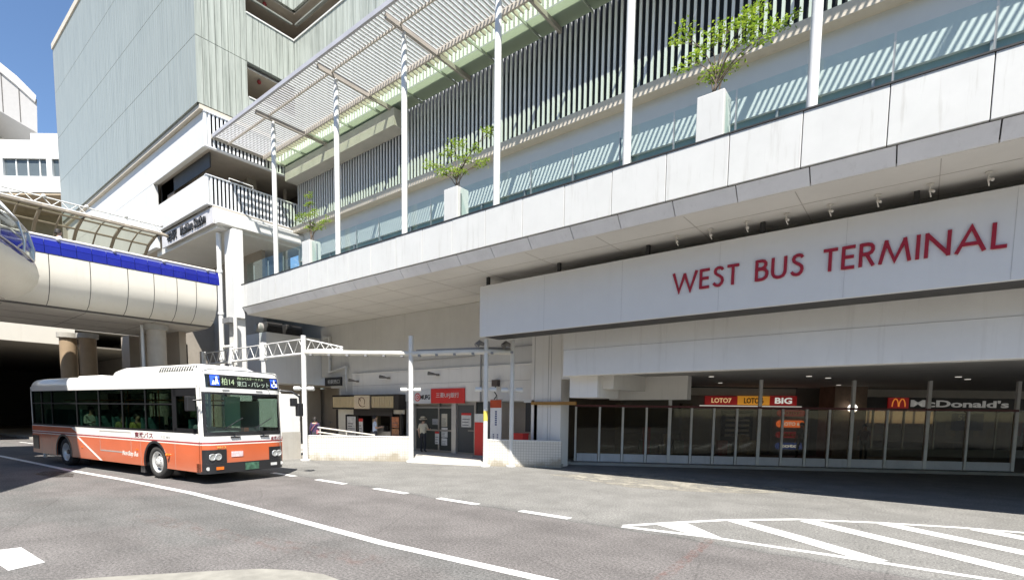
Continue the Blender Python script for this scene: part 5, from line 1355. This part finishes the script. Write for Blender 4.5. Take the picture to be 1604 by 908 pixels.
# rear, floor, inside
mb = B(); mb.box(-XF, -XF+.06, -HW+.01, HW-.01, .36, 2.75); bb(mb, 'rear_panel', paintb)
bb(B().box(-XF-.03, -XF, -HW+.2, HW-.2, 1.5, 2.5), 'rear_window', glass('bus_glass', (.50, .57, .52), 1.))
mb = B(); mb.box(-XF+.06, XF-.3, -HW+.66, HW-.66, .34, .42); mb.box(-XF+.06, RA-.7, -HW+.05, HW-.05, .42, .9); mb.box(RA+.7, FA-.7, -HW+.05, HW-.05, .34, .42); mb.box(FA+.7, XF-.2, -HW+.05, HW-.05, .34, .42)
bb(mb, 'floor', pm('bus_floor', (.28, .28, .28), .7))
seatm = pm('seat_green', (.10, .22, .22), .8, var=.15)
def seat(x, y, z):
    mb = B(); mb.box(x-.22, x+.22, y-.21, y+.21, z, z+.1); mb.box(x-.27, x-.18, y-.21, y+.21, z+.1, z+.75); mb.box(x-.05, x+.05, y-.05, y+.05, .42, z)
    return bb(mb, 'seat', seatm, None, .03)
for x in (XF-3.3, XF-4.2, XF-5.1, XF-6.2): seat(x, -HW+.4, 1.0); seat(x, HW-.4, 1.0)
for x in (XF-7.3, XF-8.2, XF-9.1, XF-10.0): seat(x, -HW+.4, 1.2); seat(x, HW-.4, 1.2)
seat(XF-1.0, -HW+.55, 1.0)
mb = B()
for x in (XF-2.0, XF-3.7, XF-5.6, XF-7.6): mb.tube([(x, -.45, .42), (x, -.45, 2.6)], .017, 8); mb.tube([(x-.3, .45, .42), (x-.3, .45, 2.6)], .017, 8)
mb.tube([(XF-1.6, -.45, 2.3), (-XF+.6, -.45, 2.3)], .017, 8); mb.tube([(XF-1.6, .45, 2.3), (-XF+.6, .45, 2.3)], .017, 8)
bb(mb, 'grab_pole', pm('pole_orange', (.6, .22, .05), .5))
mb = B(); mb.box(XF-.62, XF-.14, -HW+.1, -.05, .6, 1.42); mb.box(XF-.5, XF-.14, -.05, HW-.9, .6, 1.22); bb(mb, 'dashboard', pm('dash_grey', (.12, .135, .14), .7), None, .05)
mb = B(); mb.lathe((XF-.72, -HW+.55, 1.42), (-.5, 0, .85), [(.22, 0), (.24, .015), (.22, .03)], 24); mb.tube([(XF-.5, -HW+.55, 1.2), (XF-.72, -HW+.55, 1.44)], .04, 8); bb(mb, 'steering_wheel', bblack)
bb(B().box(XF-1.55, XF-1.5, -HW+.1, -.1, .42, 2.2), 'partition', glass('partition_glass', (.5, .6, .52), .4))
mb = B(); mb.box(XF-1.7, XF-.75, HW-.3, HW-.28, .45, 2.3); mb.box(XF-1.45, XF-1.4, -.2, -.15, .42, 2.5); mb.box(XF-.95, XF-.6, .1, .3, .42, 1.35); bb(mb, 'fare_box', pm('fare_grey', (.35, .37, .33), .6))
bb(B().box(XF-.75, XF-.6, .35, .5, 1.3, 1.5), 'orange_flag', pm('flag_orange', (.75, .15, .04), .6))
bb(B().box(XF-.4, XF-.38, -.35, .1, 1.55, 2.4), 'sun_blind', frosted('blind', (.45, .62, .5), .6, .25))
# mirrors
mb = B(); mb.tube([(XF-.1, HW-.02, 2.62), (XF+.16, HW+.2, 2.6), (XF+.28, HW+.38, 2.45), (XF+.28, HW+.4, 2.2)], .03, 8)
mb.box(XF+.2, XF+.34, HW+.28, HW+.48, 1.85, 2.25); mb.box(XF+.18, XF+.32, HW+.1, HW+.28, 2.15, 2.4)
bb(mb, 'mirror', bblack, None, .02)
mb = B(); mb.tube([(XF-.02, -HW+.02, 2.28), (XF+.05, -HW-.1, 2.27), (XF-.04, -HW-.2, 2.26)], .018, 8); mb.box(XF-.16, XF-.02, -HW-.34, -HW-.12, 1.98, 2.36)
bb(mb, 'mirror', bblack, None, .02)
mb = B(); mb.tube([(XF-.02, HW-.5, 2.64), (XF+.08, HW-.5, 2.62)], .015, 6)
for y in (-.55, .45): mb.box(xfront(y, 2.56), xfront(y, 2.56)+.012, y-.1, y+.1, 2.54, 2.58)
bb(mb, 'clip', greym)
# ------------------------------------------------------------------ people
skinm = pm('skin', (.50, .32, .23), .55, var=.05)
def person(loc, rot, label, h=1.66, shirt=(.5, .5, .48), pants=(.05, .05, .06), hair=(.02, .017, .015), pose='stand', sleeve='short', hat=None, bag=None):
    p = thing('person', loc, label, 'person', None, rot)
    k = h/1.66
    J = {'pel': (0, 0, .9), 'wai': (0, .0, 1.05), 'che': (0, -.01, 1.25), 'nec': (0, .0, 1.40), 'hd0': (0, .02, 1.47), 'hd1': (0, .03, 1.55), 'hd2': (0, .015, 1.62), 'nose': (0, .115, 1.535)}
    rad = {'pel': .145, 'wai': .128, 'che': .14, 'nec': .058, 'hd0': .068, 'hd1': .09, 'hd2': .07, 'nose': .014}
    E_ = [('pel', 'wai'), ('wai', 'che'), ('che', 'nec'), ('nec', 'hd0'), ('hd0', 'hd1'), ('hd1', 'hd2'), ('hd1', 'nose')]
    for s_, n in ((-1, 'l'), (1, 'r')):
        st = .0
        if pose == 'walk': st = .16*s_
        if pose == 'sit':
            J.update({'hip'+n: (.09*s_, .02, .86), 'kne'+n: (.11*s_, .44, .88), 'ank'+n: (.11*s_, .46, .48), 'toe'+n: (.11*s_, .6, .45)})
        else:
            J.update({'hip'+n: (.09*s_, 0, .83), 'kne'+n: (.1*s_, .02+st*.6, .48), 'ank'+n: (.1*s_, -.02+st-.04*abs(st), .09), 'toe'+n: (.115*s_, .13+st, .04)})
        rad.update({'hip'+n: .092, 'kne'+n: .062, 'ank'+n: .043, 'toe'+n: .036})
        J['sho'+n] = (.175*s_, -.01, 1.34); rad['sho'+n] = .06
        if pose in ('phone', 'sit'): el, wr = (.21*s_, .03, 1.08), (.10*s_, .27, 1.13)
        elif pose == 'reach' and s_ > 0: el, wr = (.24, .08, 1.10), (.2, .33, 1.12)
        else: el, wr = (.225*s_, -.03, 1.06), (.235*s_, .06, .82)
        J['elb'+n] = el; J['wri'+n] = wr; rad['elb'+n] = .043; rad['wri'+n] = .028
        d = (Vector(wr)-Vector(el)).normalized(); sd = d.cross(Vector((1, 0, 0))).normalized() if abs(d.x) < .8 else Vector((0, 0, 1))
        pal = Vector(wr)+d*.07; J['pal'+n] = tuple(pal); rad['pal'+n] = .026
        E_ += [('pel', 'hip'+n), ('hip'+n, 'kne'+n), ('kne'+n, 'ank'+n), ('ank'+n, 'toe'+n), ('che', 'sho'+n), ('sho'+n, 'elb'+n), ('elb'+n, 'wri'+n), ('wri'+n, 'pal'+n)]
        for f in range(4):
            q = pal+sd*(.027-.018*f); L_ = (.06, .07, .066, .05)[f]
            inw = Vector((-s_, 0, 0))
            J[f'f{f}{n}'] = tuple(q+d*L_*.6); J[f'g{f}{n}'] = tuple(q+d*L_+inw*.018); rad[f'f{f}{n}'] = .009; rad[f'g{f}{n}'] = .007
            E_ += [('pal'+n, f'f{f}{n}'), (f'f{f}{n}', f'g{f}{n}')]
        tq = Vector(wr)+d*.03+sd*.035; J['t0'+n] = tuple(tq); J['t1'+n] = tuple(tq+d*.05+sd*.008+Vector((-s_*.01, 0, 0))); rad['t0'+n] = .010; rad['t1'+n] = .008
        E_ += [('wri'+n, 't0'+n), ('t0'+n, 't1'+n)]
    names = list(J); idx = {n: i for i, n in enumerate(names)}
    me = bpy.data.meshes.new('body'); me.from_pydata([Vector(J[n])*k for n in names], [(idx[a], idx[b]) for a, b in E_], [])
    o = bpy.data.objects.new('body', me); COL.objects.link(o)
    sk = o.modifiers.new('s', 'SKIN'); sub = o.modifiers.new('u', 'SUBSURF'); sub.levels = 1; sub.render_levels = 1
    for i, n in enumerate(names):
        v = me.skin_vertices[0].data[i]; r_ = rad[n]*k
        v.radius = (r_*1.18, r_*.85) if n in ('pel', 'wai', 'che') else (r_, r_); v.use_root = (n == 'pel')
    dg = bpy.context.evaluated_depsgraph_get(); dg.update()
    m2 = bpy.data.meshes.new_from_object(o.evaluated_get(dg)); bpy.data.objects.remove(o)
    for m in (skinm, pm('shirt_%02x%02x%02x' % tuple(int(c*99) for c in shirt), shirt, .85, var=.12, vs=6), pm('cloth_%02x%02x%02x' % tuple(int(c*99) for c in pants), pants, .85, var=.12, vs=6), pm('shoe_dark', (.03, .03, .035), .6)): m2.materials.append(m)
    segs = [(Vector(J[a])*k, Vector(J[b])*k, a, b) for a, b in E_]
    for f in m2.polygons:
        c = f.center; best = None
        for a, b, na, nb in segs:
            d = b-a; t = max(0, min(1, (c-a).dot(d)/max(1e-9, d.length_squared))); q = (c-(a+d*t)).length/(max(rad[na], rad[nb])+.02)
            if best is None or q < best[0]: best = (q, na, nb, t)
        _, na, nb, t = best
        if nb[:3] in ('hip', 'kne', 'ank'): mi = 2
        elif nb[:3] == 'toe': mi = 3
        elif nb in ('wai', 'che'): mi = 1 if c.z > .93*k else 2
        elif nb[:3] in ('sho', 'elb'): mi = 1 if (sleeve == 'long' or t < .7 or nb[:3] == 'sho') else 0
        elif nb == 'nec': mi = 1 if t < .7 else 0
        elif nb[:3] == 'wri': mi = 1 if sleeve == 'long' else 0
        else: mi = 0
        f.material_index = mi; f.use_smooth = True
    b_ = bpy.data.objects.new('body', m2); COL.objects.link(b_); b_.parent = p; WM[b_] = WM[p]
    mb = MB(); hc = Vector((0, -.005, 1.575))*k
    rows = []
    for i in range(6):
        ph = math.pi/2*(i/5); n = 16
        rows.append([(hc.x+.1*k*math.cos(ph)*math.cos(2*math.pi*q/n), hc.y+.118*k*math.cos(ph)*math.sin(2*math.pi*q/n)*(1 if math.sin(2*math.pi*q/n) < 0 else .82), hc.z+.115*k*math.sin(ph)-(.07 if i == 0 and math.sin(2*math.pi*q/n) < .3 else 0)) for q in range(n)])
    mb.grid(rows, 0, True, True); mb.build('hair', pm('hair', hair, .6), p, True)
    if hat:
        mb = MB(); o_ = hc+Vector((0, .0, .03))
        mb.lathe(o_, (0, -.12, 1), [(.2*k, -.01), (.195*k, .005), (.125*k, .02), (.12*k, .07), (.105*k, .115), (.05*k, .13)], 22)
        hh = mb.build('hat', pm('straw', hat, .8, var=.12, vs=20), p, True)
        MB().lathe(o_, (0, -.12, 1), [(.127*k, .018), (.125*k, .055)], 22).build('hat_band', blackm, hh, True)
    if bag:
        mb = MB(); mb.ribbon([(-.14, 1.36), (0, 1.2), (.15, .98)], .03, (0, -.15, 0), (-1, 0, 0), (0, 0, 1), .01); mb.box(.1, .2, -.17, .02, .82, 1.0); mb.build('shoulder_bag', pm('bag', bag, .7), p, True)
    return p
OLD = lambda X, Y: (FR @ Vector((X, Y, 0)))
def at(x, y, z): return (x, y, z)
p_ = OLD(-4.0, 24.3); person((p_.x, p_.y, .12), FRONT-.35, 'person in a pale shirt, dark trousers and straw hat standing at the bank doors', 1.62, (.50, .46, .36), (.03, .03, .035), pose='reach', hat=(.55, .48, .34))
p_ = OLD(-6.35, 24.6); person((p_.x, p_.y, .12), FRONT-1.15, 'person in a light blue shirt with dark hair looking down by the takeaway stall', 1.7, (.50, .58, .70), (.06, .06, .07), pose='phone')
p_ = OLD(-9.05, 24.2); person((p_.x, p_.y, .12), FRONT+.1, 'person in a dark purple top with a shoulder strap beside the ramp handrail', 1.58, (.045, .03, .075), (.05, .05, .06), sleeve='long', bag=(.35, .12, .15))
p_ = OLD(13.6, 23.9); person((p_.x, p_.y, .1), FRONT+2.2, 'person in a grey shirt and black trousers by the lottery shop signs', 1.66, (.22, .22, .22), (.015, .015, .015), pose='walk')
p_ = OLD(15.9, 23.0); person((p_.x, p_.y, .1), FRONT+2.6, 'person in a dull red top walking past the brown pillar in the bay', 1.64, (.16, .09, .08), (.015, .015, .015), pose='walk')
person((-26.3, 5.15, 7.15), R(10), 'person with dark hair whose head shows above the footbridge rail', 1.66, (.3, .3, .34), pose='stand')
for (x, y, z, sh, lab) in [(XF-7.25, -HW+.4, .48, (.62, .66, .6), 'passenger in a white top at a rear window of the bus'), (XF-4.2, -HW+.4, .28, (.45, .42, .12), 'passenger in a yellow top seated midway along the bus'), (XF-5.1, -HW+.4, .28, (.3, .34, .14), 'passenger in an olive top seated behind the yellow one in the bus'), (XF-1.0, -HW+.55, .28, (.45, .5, .55), 'driver in a pale shirt at the steering wheel of the bus')]:
    q = WM[bus] @ Vector((x, y, z-.05)); person((q.x, q.y, q.z+.02), BROT-math.pi/2, lab, 1.6, sh, pose='sit', sleeve='long')

# ------------------------------------------------------------------ camera, light
cam = bpy.data.cameras.new('Camera'); co = bpy.data.objects.new('Camera', cam); COL.objects.link(co); scene.camera = co
F_, CX, CY, PIT, ROL = 807.645, 795.10, 712.17, -.08268, -.013439
cam.sensor_fit = 'HORIZONTAL'; cam.sensor_width = 36; cam.lens = F_/1604*36; cam.clip_end = 1500; cam.clip_start = .05
cam.shift_x = (802-CX)/1604; cam.shift_y = (CY-454)/1604
cp, sp2 = math.cos(PIT), math.sin(PIT); fwd = Vector((0, cp, sp2)); right = Vector((1, 0, 0)); down = fwd.cross(right)
r2 = right*math.cos(ROL) + down*math.sin(ROL); d2 = -right*math.sin(ROL) + down*math.cos(ROL)
M3 = Matrix((EX, NX, Vector((0, 0, 1))))
r2, d2, fwd = M3 @ r2, M3 @ d2, M3 @ fwd
m = Matrix((r2, -d2, -fwd)).transposed().to_4x4(); m.translation = Vector((0, 0, 2.06)); co.matrix_world = m

sd = Vector((.47, -.455, 1)).normalized()        # towards the sun
el = math.asin(sd.z); az = math.atan2(sd.x, sd.y)
sun = bpy.data.lights.new('Sun', 'SUN'); sun.energy = 5.0; sun.angle = R(.53); sun.color = (1, .955, .88)
so = bpy.data.objects.new('Sun', sun); COL.objects.link(so); so.rotation_euler = sd.to_track_quat('Z', 'Y').to_euler(); so.location = (0, -20, 40)
w = bpy.data.worlds.new('World'); scene.world = w; w.use_nodes = True
nt = w.node_tree; bg = nt.nodes['Background']; sky = nt.nodes.new('ShaderNodeTexSky'); sky.sky_type = 'NISHITA'; sky.sun_disc = False
sky.sun_elevation = el; sky.sun_rotation = az; sky.altitude = 0; sky.air_density = 1.0; sky.dust_density = .1; sky.ozone_density = 5.0
nt.links.new(sky.outputs[0], bg.inputs['Color']); bg.inputs['Strength'].default_value = .085
scene.view_settings.view_transform = 'Standard'; scene.view_settings.look = 'None'; scene.view_settings.exposure = 1.15; scene.view_settings.gamma = 1
c = scene.cycles; c.max_bounces = 12; c.diffuse_bounces = 9; c.glossy_bounces = 4; c.transmission_bounces = 6; c.transparent_max_bounces = 16
c.use_denoising = True; c.caustics_reflective = False; c.caustics_refractive = False; c.sample_clamp_indirect = 6
